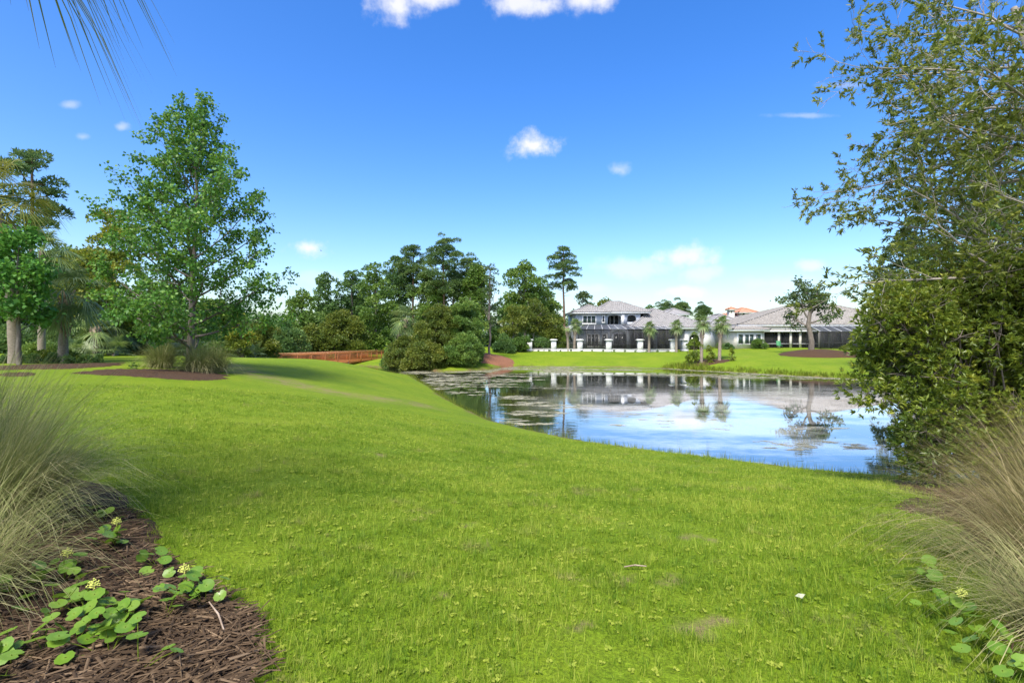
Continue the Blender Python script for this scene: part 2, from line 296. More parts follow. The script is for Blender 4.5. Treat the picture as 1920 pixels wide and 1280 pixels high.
def terrain():
    AA, RR = np.meshgrid(ang, rad); x = (RR*np.sin(AA)).ravel(); y = (RR*np.cos(AA)).ravel(); z = H(x, y)
    V = np.stack([x, y, z], 1); na = len(ang); nr = len(rad)
    i = np.arange(nr-1)[:, None]*na; j = np.arange(na)[None]; k = (j+1) % na
    Q = np.stack([i+j, i+k, i+na+k, i+na+j], -1).reshape(-1, 4)[:, ::-1]
    V = np.concatenate([V, [[0, 0, h1(0, 0)]]]); T = np.stack([np.full(na, len(V)-1), (np.arange(na)+1) % na, np.arange(na)], 1)[:, ::-1]
    me = mkmesh('lawn', V, Q, T, smooth=True)
    m, N, L = nodes('lawn_turf'); o = N.new('ShaderNodeOutputMaterial'); b = N.new('ShaderNodeBsdfPrincipled'); L.new(b.outputs[0], o.inputs[0])
    b.inputs['Roughness'].default_value = .85; b.inputs['Specular IOR Level'].default_value = .1
    n1 = noise(N, L, .35, 5, .6); n2 = noise(N, L, 3.5, 6, .7); n3 = noise(N, L, 45, 4, .7); n4 = noise(N, L, 1.1, 5, .65)
    r1 = ramp(N, [(.3, (.130,.230,.010)), (.5, (.195,.295,.014)), (.72, (.285,.345,.024))]); L.new(n1.outputs[0], r1.inputs[0])
    r2 = ramp(N, [(.3, (.085,.155,.008)), (.65, (.190,.260,.016))]); L.new(n2.outputs[0], r2.inputs[0])
    mx = N.new('ShaderNodeMix'); mx.data_type = 'RGBA'; mx.inputs[0].default_value = .45; L.new(r1.outputs[0], mx.inputs[6]); L.new(r2.outputs[0], mx.inputs[7])
    r3 = ramp(N, [(.3, (.30,.30,.30)), (.75, (1.3,1.3,1.3))]); L.new(n3.outputs[0], r3.inputs[0])
    mu = N.new('ShaderNodeMix'); mu.data_type = 'RGBA'; mu.blend_type = 'MULTIPLY'; mu.inputs[0].default_value = .8; L.new(mx.outputs[2], mu.inputs[6]); L.new(r3.outputs[0], mu.inputs[7])
    # worn, thatchy patches
    r4 = ramp(N, [(.62, (0, 0, 0)), (.74, (1, 1, 1))]); L.new(n4.outputs[0], r4.inputs[0])
    k4 = N.new('ShaderNodeMath'); k4.operation = 'MULTIPLY'; k4.inputs[1].default_value = .55; L.new(r4.outputs[0], k4.inputs[0])
    m4 = N.new('ShaderNodeMix'); m4.data_type = 'RGBA'; m4.inputs[7].default_value = (.19,.165,.06,1); L.new(k4.outputs[0], m4.inputs[0]); L.new(mu.outputs[2], m4.inputs[6])
    # a dry strip along the slope beyond the young maple, and a muddy rim at the waterline
    at = N.new('ShaderNodeAttribute'); at.attribute_name = 'dry'; m5 = N.new('ShaderNodeMix'); m5.data_type = 'RGBA'; m5.inputs[7].default_value = (.22,.165,.085,1)
    n5 = noise(N, L, 1.6, 6, .75); r5 = ramp(N, [(.40, (0, 0, 0)), (.60, (1, 1, 1))]); L.new(n5.outputs[0], r5.inputs[0])
    k5 = N.new('ShaderNodeMath'); k5.operation = 'MULTIPLY'; L.new(at.outputs['Fac'], k5.inputs[0]); L.new(r5.outputs[0], k5.inputs[1])
    L.new(k5.outputs[0], m5.inputs[0]); L.new(m4.outputs[2], m5.inputs[6])
    at2 = N.new('ShaderNodeAttribute'); at2.attribute_name = 'mud'; m6 = N.new('ShaderNodeMix'); m6.data_type = 'RGBA'; m6.inputs[7].default_value = (.13,.09,.045,1)
    L.new(at2.outputs['Fac'], m6.inputs[0]); L.new(m5.outputs[2], m6.inputs[6]); L.new(m6.outputs[2], b.inputs['Base Color'])
    bp = N.new('ShaderNodeBump'); bp.inputs['Strength'].default_value = .7; bp.inputs['Distance'].default_value = .04; L.new(n3.outputs[0], bp.inputs['Height']); L.new(bp.outputs[0], b.inputs['Normal'])
    # where the dry strip and the mud lie (by place on the ground)
    line = np.array([(-13,23.5), (-10.5,20.8), (-8.2,19.2), (-6.3,18.6), (-4.6,19.2), (-3.6,20.4)]); d = np.full(len(V), 1e9)
    for a, c in zip(line[:-1], line[1:]):
        ab = c-a; t = np.clip(((V[:, :2]-a)@ab)/(ab@ab), 0, 1); d = np.minimum(d, np.linalg.norm(V[:, :2]-a-t[:, None]*ab, axis=1))
    dry = np.clip(1.25-d/1.0, 0, 1)*.8
    for c, rr in SPOTS: dry = np.maximum(dry, np.clip(1.6-np.hypot(V[:, 0]-c[0]+.05*np.sin(V[:, 1]*31), (V[:, 1]-c[1])*1.2+.04*np.sin(V[:, 0]*27))/rr*1.2, 0, 1))
    sd = pond_sd(V[:, 0], V[:, 1]); mud = np.clip(1-sd/(.35+.3*np.sin(V[:, 0]*2.3)*np.sin(V[:, 1]*1.7)), 0, 1)
    for k, a in (('dry', dry), ('mud', mud)):
        q = me.attributes.new(k, 'FLOAT', 'POINT'); q.data.foreach_set('value', a.astype(np.float32))
    return struct('lawn', me, m)
terrain()
def water():
    m, N, L = nodes('pond_water'); o = N.new('ShaderNodeOutputMaterial'); b = N.new('ShaderNodeBsdfPrincipled'); b.inputs['Roughness'].default_value = .9; b.inputs['Specular IOR Level'].default_value = 0
    gl = N.new('ShaderNodeBsdfGlossy'); gl.inputs['Roughness'].default_value = .02; gl.inputs['Color'].default_value = (.95, .95, .95, 1)
    fr = N.new('ShaderNodeFresnel'); fr.inputs['IOR'].default_value = 1.9; mxg = N.new('ShaderNodeMixShader'); fa = N.new('ShaderNodeMath'); fa.operation = 'MULTIPLY_ADD'; fa.inputs[1].default_value = .6; fa.inputs[2].default_value = .4; L.new(fr.outputs[0], fa.inputs[0]); L.new(fa.outputs[0], mxg.inputs[0]); L.new(b.outputs[0], mxg.inputs[1]); L.new(gl.outputs[0], mxg.inputs[2]); L.new(mxg.outputs[0], o.inputs[0])
    # thin pale pollen film on dark water, also painting in a white sky reflection
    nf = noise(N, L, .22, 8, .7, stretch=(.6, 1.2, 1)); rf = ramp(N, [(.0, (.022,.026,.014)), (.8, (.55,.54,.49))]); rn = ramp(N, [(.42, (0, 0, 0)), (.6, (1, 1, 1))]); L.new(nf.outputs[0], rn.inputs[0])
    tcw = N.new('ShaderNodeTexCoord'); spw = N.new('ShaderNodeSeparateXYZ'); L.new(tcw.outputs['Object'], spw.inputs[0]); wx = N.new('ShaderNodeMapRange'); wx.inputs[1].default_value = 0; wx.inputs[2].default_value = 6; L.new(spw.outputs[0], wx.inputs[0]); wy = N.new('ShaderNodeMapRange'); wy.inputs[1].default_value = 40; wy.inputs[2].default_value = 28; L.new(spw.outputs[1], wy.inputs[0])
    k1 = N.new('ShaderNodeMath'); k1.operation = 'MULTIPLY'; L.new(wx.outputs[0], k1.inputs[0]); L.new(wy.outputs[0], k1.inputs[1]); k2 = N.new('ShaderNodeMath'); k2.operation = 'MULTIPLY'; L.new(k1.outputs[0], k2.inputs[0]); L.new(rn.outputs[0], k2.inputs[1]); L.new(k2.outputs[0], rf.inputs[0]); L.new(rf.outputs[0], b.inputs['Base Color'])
    n = noise(N, L, 1.0, 3, .5, stretch=(.45, 1.5, 1)); n2 = noise(N, L, 5, 2, .5, stretch=(.4, 1.4, 1)); n3 = noise(N, L, .07, 2, .5)
    ad = N.new('ShaderNodeMath'); ad.operation = 'MULTIPLY_ADD'; ad.inputs[1].default_value = .25; L.new(n2.outputs[0], ad.inputs[0]); L.new(n.outputs[0], ad.inputs[2])
    r = ramp(N, [(.42, (.04,.04,.04)), (.6, (1, 1, 1))]); L.new(n3.outputs[0], r.inputs[0])
    bp = N.new('ShaderNodeBump'); bp.inputs['Distance'].default_value = .05
    k = N.new('ShaderNodeMath'); k.operation = 'MULTIPLY'; k.inputs[1].default_value = .16; L.new(r.outputs[0], k.inputs[0]); L.new(k.outputs[0], bp.inputs['Strength'])
    L.new(ad.outputs[0], bp.inputs['Height']); L.new(bp.outputs[0], gl.inputs['Normal'])
    P = POND*1.0; c = P.mean(0)
    # one sheet a little wider than the shore; the banks cut its edge
    xs = np.linspace(-60, 45, 22); ys = np.linspace(8, 92, 18); gx, gy = np.meshgrid(xs, ys); V = np.stack([gx.ravel(), gy.ravel(), np.full(gx.size, ZW)], 1); nx = len(xs)
    Q = [(j*nx+i, j*nx+i+1, (j+1)*nx+i+1, (j+1)*nx+i) for j in range(len(ys)-1) for i in range(nx-1)]
    keep = [q for q in Q if (pond_sd(V[list(q), 0], V[list(q), 1]).min() < 4)]
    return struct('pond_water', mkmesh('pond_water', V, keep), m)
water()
def algae():                                # ragged floating mats
    mb = MB(); g = np.random.default_rng(3)
    def mat(x, y, rx, ry):
        n = 26; th = np.arange(n)*2*pi/n; ph = g.uniform(0, 6, 4)
        rr = 1+.28*np.sin(2*th+ph[0])+.22*np.sin(5*th+ph[1])+.16*np.sin(9*th+ph[2])+g.normal(0, .1, n)
        vx = x+rx*rr*np.cos(th); vy = y+ry*rr*np.sin(th); zz = ZW+.006+g.uniform(0, .006)
        if pond_sd(np.array([x]), np.array([y]))[0] > -.1: return
        mb.add(np.concatenate([[[x, y, zz]], np.stack([vx, vy, np.full(n, zz)], 1)]), None, [(0, i+1, (i+1) % n+1) for i in range(n)])
    def at(px, py, sx, sy, n, smin, smax, fl=.45):
        for _ in range(n):
            x, y = onw(px+g.uniform(-sx, sx), py+g.uniform(-sy, sy)); s = g.uniform(smin, smax); mat(x, y, s, s*fl*g.uniform(.6, 1.3))
    at(850,705,80,9,46,.35,1.5); at(880,722,70,8,26,.3,1.1); at(960,708,60,8,20,.4,1.3); at(960,745,30,3,9,.3,.8); at(985,757,40,4,12,.3,.7); at(880,735,40,6,12,.2,.6)
    at(1010,775,40,5,16,.25,.7); at(1060,762,70,4,14,.2,.6); at(1000,795,30,3,10,.15,.45); at(960,790,30,5,10,.2,.5); at(1080,695,130,3,34,.6,2.0,.5); at(1300,703,110,2,24,.5,1.6,.4)
    at(1480,708,140,3,26,.5,1.6,.35); at(1020,690,60,2,18,.6,1.8,.5); at(1500,835,60,8,12,.15,.5); at(1640,838,50,5,12,.15,.45); at(1550,805,60,5,8,.15,.4); at(1250,790,120,14,16,.12,.4)
    at(1020,726,40,3,8,.2,.6)
    # a narrow line of scum along the far shore
    for a, b in zip(POND[21:31], POND[22:32]):
        for t in np.arange(0, 1, .06): p = a+(b-a)*t; q = p+(np.array([18, 38])-p)/np.linalg.norm(np.array([18, 38])-p)*g.uniform(.3, 1.3); mat(q[0], q[1], g.uniform(.4, 1.2), g.uniform(.2, .4))
    struct('algae_mats', mb.mesh('algae_mats'), M_algae, 'stuff')
algae()
def gp(px, py):                             # point of the ground seen at a photo pixel
    D = 1.5*F/(py-HOR)
    for _ in range(30): D = .5*D+.5*(CAMZ-h1(X(px, D), D))*F/(py-HOR)
    return (X(px, D), D)
BEDS = []
def bed(name, pts, mat, hgt=.08, lift=.012, seed=1, rings=9, seg=72, jit=.05):      # mulch sheet draped on the ground, star-shaped outline
    g = np.random.default_rng(seed); P = np.array(pts, float); c = P.mean(0); th = np.arctan2(P[:, 1]-c[1], P[:, 0]-c[0]); o = np.argsort(th); th = th[o]; rr = np.linalg.norm(P-c, axis=1)[o]
    t = np.arange(seg)*2*pi/seg-pi; r = np.interp(t, np.concatenate([[th[-1]-2*pi], th, [th[0]+2*pi]]), np.concatenate([[rr[-1]], rr, [rr[0]]]))*(1+g.normal(0, jit, seg))
    V = [[c[0], c[1]]]; s = [0.]
    for i in range(1, rings+1):
        f = i/rings; V += [[c[0]+f*r[k]*cos(t[k]), c[1]+f*r[k]*sin(t[k])] for k in range(seg)]; s += [f]*seg
    V = np.array(V); s = np.array(s); z = H(V[:, 0], V[:, 1])+hgt*(1-s**2)+lift-np.where(s > .99, lift+.04, 0)+g.normal(0, .008, len(V))*(s < .95)
    T = [(0, 1+k, 1+(k+1) % seg) for k in range(seg)]
    Q = [(1+i*seg+k, 1+(i+1)*seg+k, 1+(i+1)*seg+(k+1) % seg, 1+i*seg+(k+1) % seg) for i in range(rings-1) for k in range(seg)]
    BEDS.append(np.stack([c[0]+r*np.cos(t), c[1]+r*np.sin(t)], 1)); return struct(name, mkmesh(name, np.column_stack([V, z]), Q, T, smooth=True), mat)
BED_L = [(-.95,1.6), (-1.05,2.25), (-1.38,2.72), (-1.9,3.1), (-2.5,3.5), (-3.2,4.3), (-4.2,5.2), (-5.6,5.4), (-6,3.5), (-4,1.4), (-2.2,.9)]
BED_R = [(2.15,1.6), (2.35,2.4), (3.35,3.6), (4.3,4.9), (5.7,6.9), (6.7,9.0), (8.2,10.8), (10.5,10.6), (11,6), (8,2.5), (4,1.2)]
bed('mulch_bed', BED_L, M_mulch, .03, .012, 1, 14, 110, .025)
bed('mulch_bed', BED_R, M_mulch, .03, .012, 2, 14, 110, .025)
_n1 = [gp(-60,696), gp(0,694), gp(60,693), gp(120,692), gp(180,689), gp(212,686)]
bed('mulch_bed', _n1+[(x-1.2, y+2.6) for x, y in _n1[::-1]], M_mulch, .05, seed=3, jit=.05, seg=130)
bed('mulch_bed', [gp(132,700), gp(170,703), gp(230,705), gp(290,709), gp(360,714), gp(415,713), gp(430,707), gp(415,699), gp(340,693), gp(250,692), gp(180,694)], M_mulch, .05, seed=4, jit=.045, seg=130)
bed('mulch_bed', [gp(5,703), gp(45,706), gp(60,702), gp(25,699)], M_mulch, .03, seed=5)
bed('mulch_mound', [(31.8,60), (34,58.3), (37,57.9), (40.6,58.5), (41.5,60.3), (40,63.5), (36,65), (33,63.4)], M_mulch, .75, seed=6, jit=.02)
bed('mulch_bed', [(18.6,57.2), (20,56.2), (22.5,56.0), (24.6,56.8), (23.6,58.6), (20.6,59)], M_mulch, .12, seed=7)
bed('pine_straw_bank', [(-5.5,57), (-3.6,57.2), (-2.2,58), (.2,61.4), (.4,62.6), (-1,66), (-4.5,66), (-7,62)], M_straw, .55, seed=8, jit=.02)

# ------------------------------------------------------------------ houses
def tiles(mb, a, b, c, d, w=.34, l=.44):    # barrel tiles on a roof face: eave a->b, ridge d->c
    a, b, c, d = map(lambda v: np.asarray(v, float), (a, b, c, d)); up = (c+d)/2-(a+b)/2; e = (b-a)/np.linalg.norm(b-a); up = up-e*(up@e); sl = np.linalg.norm(up); s = up/sl; n = np.cross(e, s); n *= np.sign(n[2])
    rows = int(sl/l); g = np.random.default_rng(int(abs(a[0]*10+b[1]))); Vs = []; 
    prof = [(-.5, .0), (-.25, .085), (.25, .085), (.5, .0)]
    for r in range(rows):
        t0 = r/rows; p0 = a+(d-a)*t0; p1 = b+(c-b)*t0; tt = (r+1)/rows; q0 = a+(d-a)*tt; q1 = b+(c-b)*tt
        lo = max((p0-a)@e, (q0-a)@e); hi = min((p1-a)@e, (q1-a)@e); k = int((hi-lo)/w)
        for i in range(k):
            o = a+e*(lo+(i+.5)*(hi-lo)/k)+s*(t0*sl); lf = .035+g.uniform(0, .012)
            Vs.append([o+e*u*w*.86+n*(v+lf) for u, v in prof]+[o+s*l*1.02+e*u*w*.8+n*(v+.012) for u, v in prof])
    if not Vs: return
    Vs = np.array(Vs); m = len(Vs); base = np.arange(m)[:, None, None]*8; f = np.array([(0,1,5,4), (1,2,6,5), (2,3,7,6), (0,3,2,1)])[None]
    mb.add(Vs.reshape(-1, 3), (base+f).reshape(-1, 4))
def hip(parent, x0, x1, y0, y1, z, zr, rx0, rx1, ry0, ry1, mat, name='roof', fascia=M_white, tile=True):
    r = MB(); A, B, C, D_ = (x0,y0,z), (x1,y0,z), (x1,y1,z), (x0,y1,z)
    if abs(rx1-rx0) >= abs(ry1-ry0): E1, E2 = (rx0,(ry0+ry1)/2,zr), (rx1,(ry0+ry1)/2,zr); fs = [(A,B,E2,E1), (B,C,E2,E2), (C,D_,E1,E2), (D_,A,E1,E1)]
    else: E1, E2 = ((rx0+rx1)/2,ry0,zr), ((rx0+rx1)/2,ry1,zr); fs = [(A,B,E1,E1), (B,C,E2,E1), (C,D_,E2,E2), (D_,A,E1,E2)]
    tl = MB()
    for a, b, c, d in fs:
        r.add([a, b, c, d] if c != d else [a, b, c], [(0,1,2,3)] if c != d else None, None if c != d else [(0,1,2)])
        if tile: tiles(tl, a, b, c, d)
    r.add([A, B, C, D_], [(3,2,1,0)])
    ro = part(name, r, mat, parent)
    if tile and tl.V: t = part('roof_tiles', tl, mat, ro); t['kind'] = 'stuff'
    cap = MB()
    for p, q in ((A,E1), (D_,E1 if abs(rx1-rx0) >= abs(ry1-ry0) else E2), (B,E2 if abs(rx1-rx0) >= abs(ry1-ry0) else E1), (C,E2), (E1,E2)):
        if np.linalg.norm(np.array(p)-np.array(q)) > .2: cap.tube([np.array(p)+(0,0,.08), np.array(q)+(0,0,.08)], .13, 6)
    part('ridge_cap', cap, mat, ro)
    f = MB(); h = .26; i = .06
    f.box(x0+i, x1-i, y0+i, y0+i+.08, z-h, z-.012); f.box(x0+i, x1-i, y1-i-.08, y1-i, z-h, z-.012); f.box(x0+i, x0+i+.08, y0+i+.08, y1-i-.08, z-h, z-.012); f.box(x1-i-.08, x1-i, y0+i+.08, y1-i-.08, z-h, z-.012)
    part('fascia', f, fascia, ro)
    return ro
def window(parent, x0, x1, z0, z1, y, n=1, fr=.10, pane=M_pane, frame=M_white, name='window'):
    f = MB(); f.box(x0-fr, x1+fr, y-.08, y-.003, z1, z1+fr); f.box(x0-fr, x1+fr, y-.10, y-.003, z0-fr, z0); f.box(x0-fr, x0, y-.08, y-.003, z0, z1); f.box(x1, x1+fr, y-.08, y-.003, z0, z1)
    for i in range(1, n): xm = x0+(x1-x0)*i/n; f.box(xm-.05, xm+.05, y-.07, y-.003, z0, z1)
    w = part(name, f, frame, parent)
    for i in range(n):
        a = x0+(x1-x0)*i/n+(.05 if i else 0); b = x0+(x1-x0)*(i+1)/n-(.05 if i < n-1 else 0)
        part('pane', MB().box(a, b, y-.03, y-.005, z0, z1), pane, w)
    return w
def archwall(mb, x0, x1, z0, z1, y, th, ops):          # wall with arched openings (xa, xb, sill, spring, crown)
    ops = sorted(ops); cur = x0
    for xa, xb, sill, spr, cr in ops:
        if xa > cur: mb.box(cur, xa, y, y+th, z0, z1)
        if sill > z0: mb.box(xa, xb, y, y+th, z0, sill)
        n = 12
        for i in range(n):
            u0, u1 = i/n, (i+1)/n; za = spr+(cr-spr)*math.sqrt(max(0, 1-(2*u0-1)**2)); zb = spr+(cr-spr)*math.sqrt(max(0, 1-(2*u1-1)**2)); p, q = xa+(xb-xa)*u0, xa+(xb-xa)*u1
            mb.add([(p,y,za),(q,y,zb),(q,y,z1),(p,y,z1),(p,y+th,za),(q,y+th,zb),(q,y+th,z1),(p,y+th,z1)], [(0,1,2,3),(5,4,7,6),(4,5,1,0),(3,2,6,7)])
        cur = xb
    if cur < x1: mb.box(cur, x1, y, y+th, z0, z1)
def box(parent, name, mat, *b): return part(name, MB().box(*b), mat, parent)
def cage(parent, xs, y0, y1, z0, zt, ztop, xt0, xt1):  # screened pool enclosure: upright panels and a sloping screen roof
    for i in range(len(xs)-1):
        box(parent, 'screen_panel', M_scr, xs[i]+.045, xs[i+1]-.045, y0+.03, y0+.035, z0, zt-.06)
        a, b = xt0+(xt1-xt0)*i/(len(xs)-1), xt0+(xt1-xt0)*(i+1)/(len(xs)-1)
        part('roof_screen', MB().add([(xs[i]+.04,y0,zt+.02), (xs[i+1]-.04,y0,zt+.02), (b-.04,y1,ztop), (a+.04,y1,ztop)], [(0,1,2,3)]), M_scrr, parent)
    for i, x in enumerate(xs):
        box(parent, 'cage_post', M_dk, x-.04, x+.04, y0, y0+.08, z0-.25, zt-.06)
        t = xt0+(xt1-xt0)*i/(len(xs)-1); part('roof_beam', MB().bar((x, y0, zt+.03), (t, y1, ztop+.03), .07, .07), M_al, parent)
    box(parent, 'eave_beam', M_dk, xs[0]-.05, xs[-1]+.05, y0-.02, y0+.1, zt-.06, zt+.015)
    box(parent, 'chair_rail', M_dk, xs[0], xs[-1], y0+.012, y0+.028, z0+.85, z0+.93)
    for x in (xs[0], xs[-1]):
        part('side_screen', MB().add([(x,y0+.1,z0), (x,y1,z0), (x,y1,zt), (x,y0+.1,zt)], [(0,1,2,3)]), M_scr, parent)

def house_grey():
    g0 = -.6; p = empty('two_storey_house', (16, 81, g0), 'two-storey blue-grey house with grey tile roof and long black screened pool cage', 'house')
    box(p, 'lower_wall', M_stuc, 9.6, 26.3, 82.3, 95, g0, 3.4)
    w = MB(); archwall(w, 26.32, X(1333,78), g0, 2.75, 78, .3, [(27.0, 28.6, g0+.1, 1.2, 1.9)]); w.box(26.32, 30.3, 78.3, 92, g0, 2.74); part('garage_wall', w, M_stucl, p)
    box(p, 'garage_door_recess', M_paned, 27.05, 28.55, 78.2, 78.29, g0+.1, 1.85)
    box(p, 'upper_wall', M_stuc, 10.1, 14.5, 81, 92, 3.42, 5.4)
    box(p, 'balcony_back_wall', M_stuc, 14.52, 20.4, 84, 92, 3.42, 5.4)
    w = MB(); archwall(w, 14.52, 20.4, 3.42, 5.4, 81.25, .3, [(15.2, 17.3, 3.5, 4.6, 5.05), (18.3, 19.7, 3.9, 4.55, 5.0)]); part('balcony_arcade', w, M_stuc, p)
    box(p, 'balcony_column', M_white, 17.35, 17.8, 81.05, 81.22, 3.45, 5.15)
    window(p, 15.4, 17.4, 3.5, 5.0, 84, 3, .06, M_paned); window(p, X(1094,81)-.05, X(1115,81)+.1, Z(606,81), Z(592.5,81), 81, 3, .16)
    window(p, X(1131.5,81)-.15, X(1133.5,81)-.05, Z(604,81), Z(592.5,81), 81, 1, .12, M_paned)
    hip(p, 9.5, 15.6, 80.3, 90, 5.45, 6.75, 12.4, 12.8, 84.6, 86, M_roofg)
    hip(p, 13.1, 22.0, 80.75, 94, 5.52, 7.5, 16.6, 18.4, 87, 87.4, M_roofg, 'main_roof')
    hip(p, 17.9, 30.9, 77.4, 95, 2.98, 6.15, 23.4, 23.6, 85, 89, M_roofg, 'wing_roof')
    box(p, 'patio_slab', M_floor, 8.4, 26.3, 74, 82.3, g0-.2, g0+.14)
    # rear wall openings and columns inside the cage
    window(p, X(1102,82.3), X(1122,82.3), .05, 1.9, 82.3, 3, .16, M_paned); window(p, 14.6, 15.2, .0, 2.0, 82.3, 1, .12, M_paned)
    for a, b in ((16.4, 18.3), (19.2, 21.2), (22.2, 24.0)): window(p, a, b, -.35, 2.0, 82.3, 2, .06, M_paned, M_dk, 'patio_door')
    for x in (X(1143,79.5), X(1177,79.5), X(1229,79.5)): part('lanai_column', MB().box(x-.26, x+.26, 79.3, 79.8, g0+.14, 2.35), M_stuc, p)
    w = MB(); archwall(w, X(1143,79.5)+.27, X(1229,79.5)-.27, 1.6, 2.9, 79.4, .25, [(X(1143,79.5)+.28, X(1177,79.5)-.28, 1.6, 1.75, 2.3), (X(1177,79.5)+.28, X(1229,79.5)-.29, 1.6, 1.75, 2.3)]); part('lanai_arches', w, M_stuc, p)
    xs = list(np.linspace(X(1070,74), X(1264,74), 14)); cage(p, xs, 74, 80.2, g0+.14, Z(617,74), 3.45, 10.1, 22.6)
house_grey()
def house_taupe():
    g0 = -.35; p = empty('single_storey_house', (45, 75, g0), 'single-storey beige house with taupe barrel-tile hip roof behind the mulch mound', 'house')
    D = 75
    box(p, 'sunroom_wall', M_beige, X(1377,D), X(1433,D), D, 82, g0, 2.6)
    fr = MB().box(X(1381.5,D), X(1428.5,D), D-.05, D-.002, Z(648.5,D), Z(623,D)); part('window_surround', fr, M_white, p)
    for a, b, n in ((1384,1392.5,1), (1396.5,1412.5,2), (1417,1426,1)): window(p, X(a,D), X(b,D), Z(645,D), Z(627,D), D-.05, n, .05)
    box(p, 'main_wall', M_beige, X(1433,D)+.02, 60, 83, 95, g0, 3.3)
    box(p, 'lanai_beam', M_beige, X(1433,D)+.02, X(1540,78), 77.6, 78, 2.35, 3.3); box(p, 'gutter', M_white, X(1433,D)-.4, X(1530,77.4), 77.2, 77.58, 2.3, 2.5)
    box(p, 'lanai_floor', M_floor, X(1433,D)+.05, 58, 73.5, 83, g0-.2, g0+.16)
    for x in (X(1460,77.8), X(1482,77.8), X(1500,77.8), X(1536,77.8)): box(p, 'lanai_post', M_beige, x-.16, x+.16, 77.65, 77.95, g0+.16, 2.33)
    for a, b in ((1448,1456), (1465,1479), (1487,1499), (1512,1530), (1545,1552), (1562,1578), (1590,1596)): window(p, X(a,83), X(b,83), -.1, 2.1, 83, 1, .1, M_paned, M_beige, 'patio_door')
    window(p, X(1604,80), X(1616,80), .1, 2.2, 83, 1, .18, M_paned)
    box(p, 'lanai_side_wall', M_beige, X(1433,D)+.02, X(1433,D)+.3, 82.02, 83, g0, 2.6)
    for i in range(3): box(p, 'lanai_screen', M_scr, X(1434+34*i,77.8), X(1434+34*(i+1),77.8)-.05, 77.8, 77.805, g0+.16, 2.3)
    for i in range(2): box(p, 'lanai_rail', M_al, X(1436+50*i,77.6), X(1484+50*i,77.6), 77.55, 77.6, .48, .55)
    hip(p, X(1370,D), X(1441,D), D-.7, 83, 2.62, 3.3, 34.6, 35.4, 79, 79.2, M_roofb, 'sunroom_roof')
    hip(p, X(1382,78)-.3, 63, 77.2, 95, 3.4, 6.95, 47.5, 53.5, 86, 86.1, M_roofb)
    xs = list(np.linspace(X(1538,73.5), X(1680,73.5), 8)); cage(p, xs, 73.5, 77.1, g0+.16, Z(621.5,73.5), 3.2, xs[0]+.6, xs[-1])
house_taupe()
def small_house(name, label, x0, x1, y0, y1, g0, ez, rz, wall, roof, win=(), tower=False):
    p = empty(name, ((x0+x1)/2, (y0+y1)/2, g0), label, 'house')
    box(p, 'wall', wall, x0, x1, y0, y1, g0, ez-.05)
    cx, cy = (x0+x1)/2, (y0+y1)/2; lx, ly = (x1-x0)/2, (y1-y0)/2; k = max(0, lx-ly); ky = max(0, ly-lx)
    hip(p, x0-.6, x1+.6, y0-.6, y1+.6, ez, rz, cx-k, cx+k, cy-ky, cy+ky, roof, tile=False)
    for a, b, c, d in win: window(p, a, b, c, d, y0, 1, .1, M_paned)
    return p
small_house('garage_annex', 'pale blue-grey annex with a small grey hip roof, seen between the two houses', X(1334,88), X(1392,88), 88, 96, -.5, Z(607,88), Z(590,92), M_stuc, M_roofg)
small_house('distant_grey_house', 'far house whose grey hip roof peeks over the two-storey house', X(1250,112), X(1287,112), 112, 121, -.3, Z(589,112), Z(579.5,116), M_stucl, M_roofg)
q = small_house('terracotta_villa', 'far villa with terracotta roofs and a small square tower', X(1384,135), X(1440,135), 135, 147, -.3, Z(592,135), Z(579,141), M_beige, M_roofo)
q2 = MB().box(X(1384,134), X(1400,134), 133, 134.9, 5, Z(586,134)); part('upper_storey', q2, M_beige, q)
hip(q, X(1380,134), X(1415,134), 132.4, 140, Z(585.5,134), Z(577.5,136), X(1396,134), X(1399,134), 136, 136.2, M_roofo, 'front_roof', tile=False)
window(q, X(1392,133), X(1396,133), Z(591,133), Z(587,133), 133, 1, .1, M_paned)
part('tower', MB().box(X(1366.5,132), X(1376,132), 131.5, 133, -.3, Z(580,132)), M_beige, q)
window(q, X(1370,131.5), X(1372.5,131.5), Z(586,131.5), Z(582.5,131.5), 131.5, 1, .06, M_paned)
hip(q, X(1363.5,132), X(1379,132), 131.1, 133.4, Z(580,132), Z(576,132), X(1371,132), X(1371.5,132), 132.2, 132.3, M_roofo, 'tower_roof', tile=False)
part('lower_wing', MB().box(X(1362,133), X(1384,133)-.02, 134, 142, -.3, Z(598,134)), M_beige, q)
hip(q, X(1358,133), X(1386,133), 133.4, 142.6, Z(598,134), Z(588,137), X(1371,133), X(1373,133), 138, 138.1, M_roofo, 'wing_roof', tile=False)

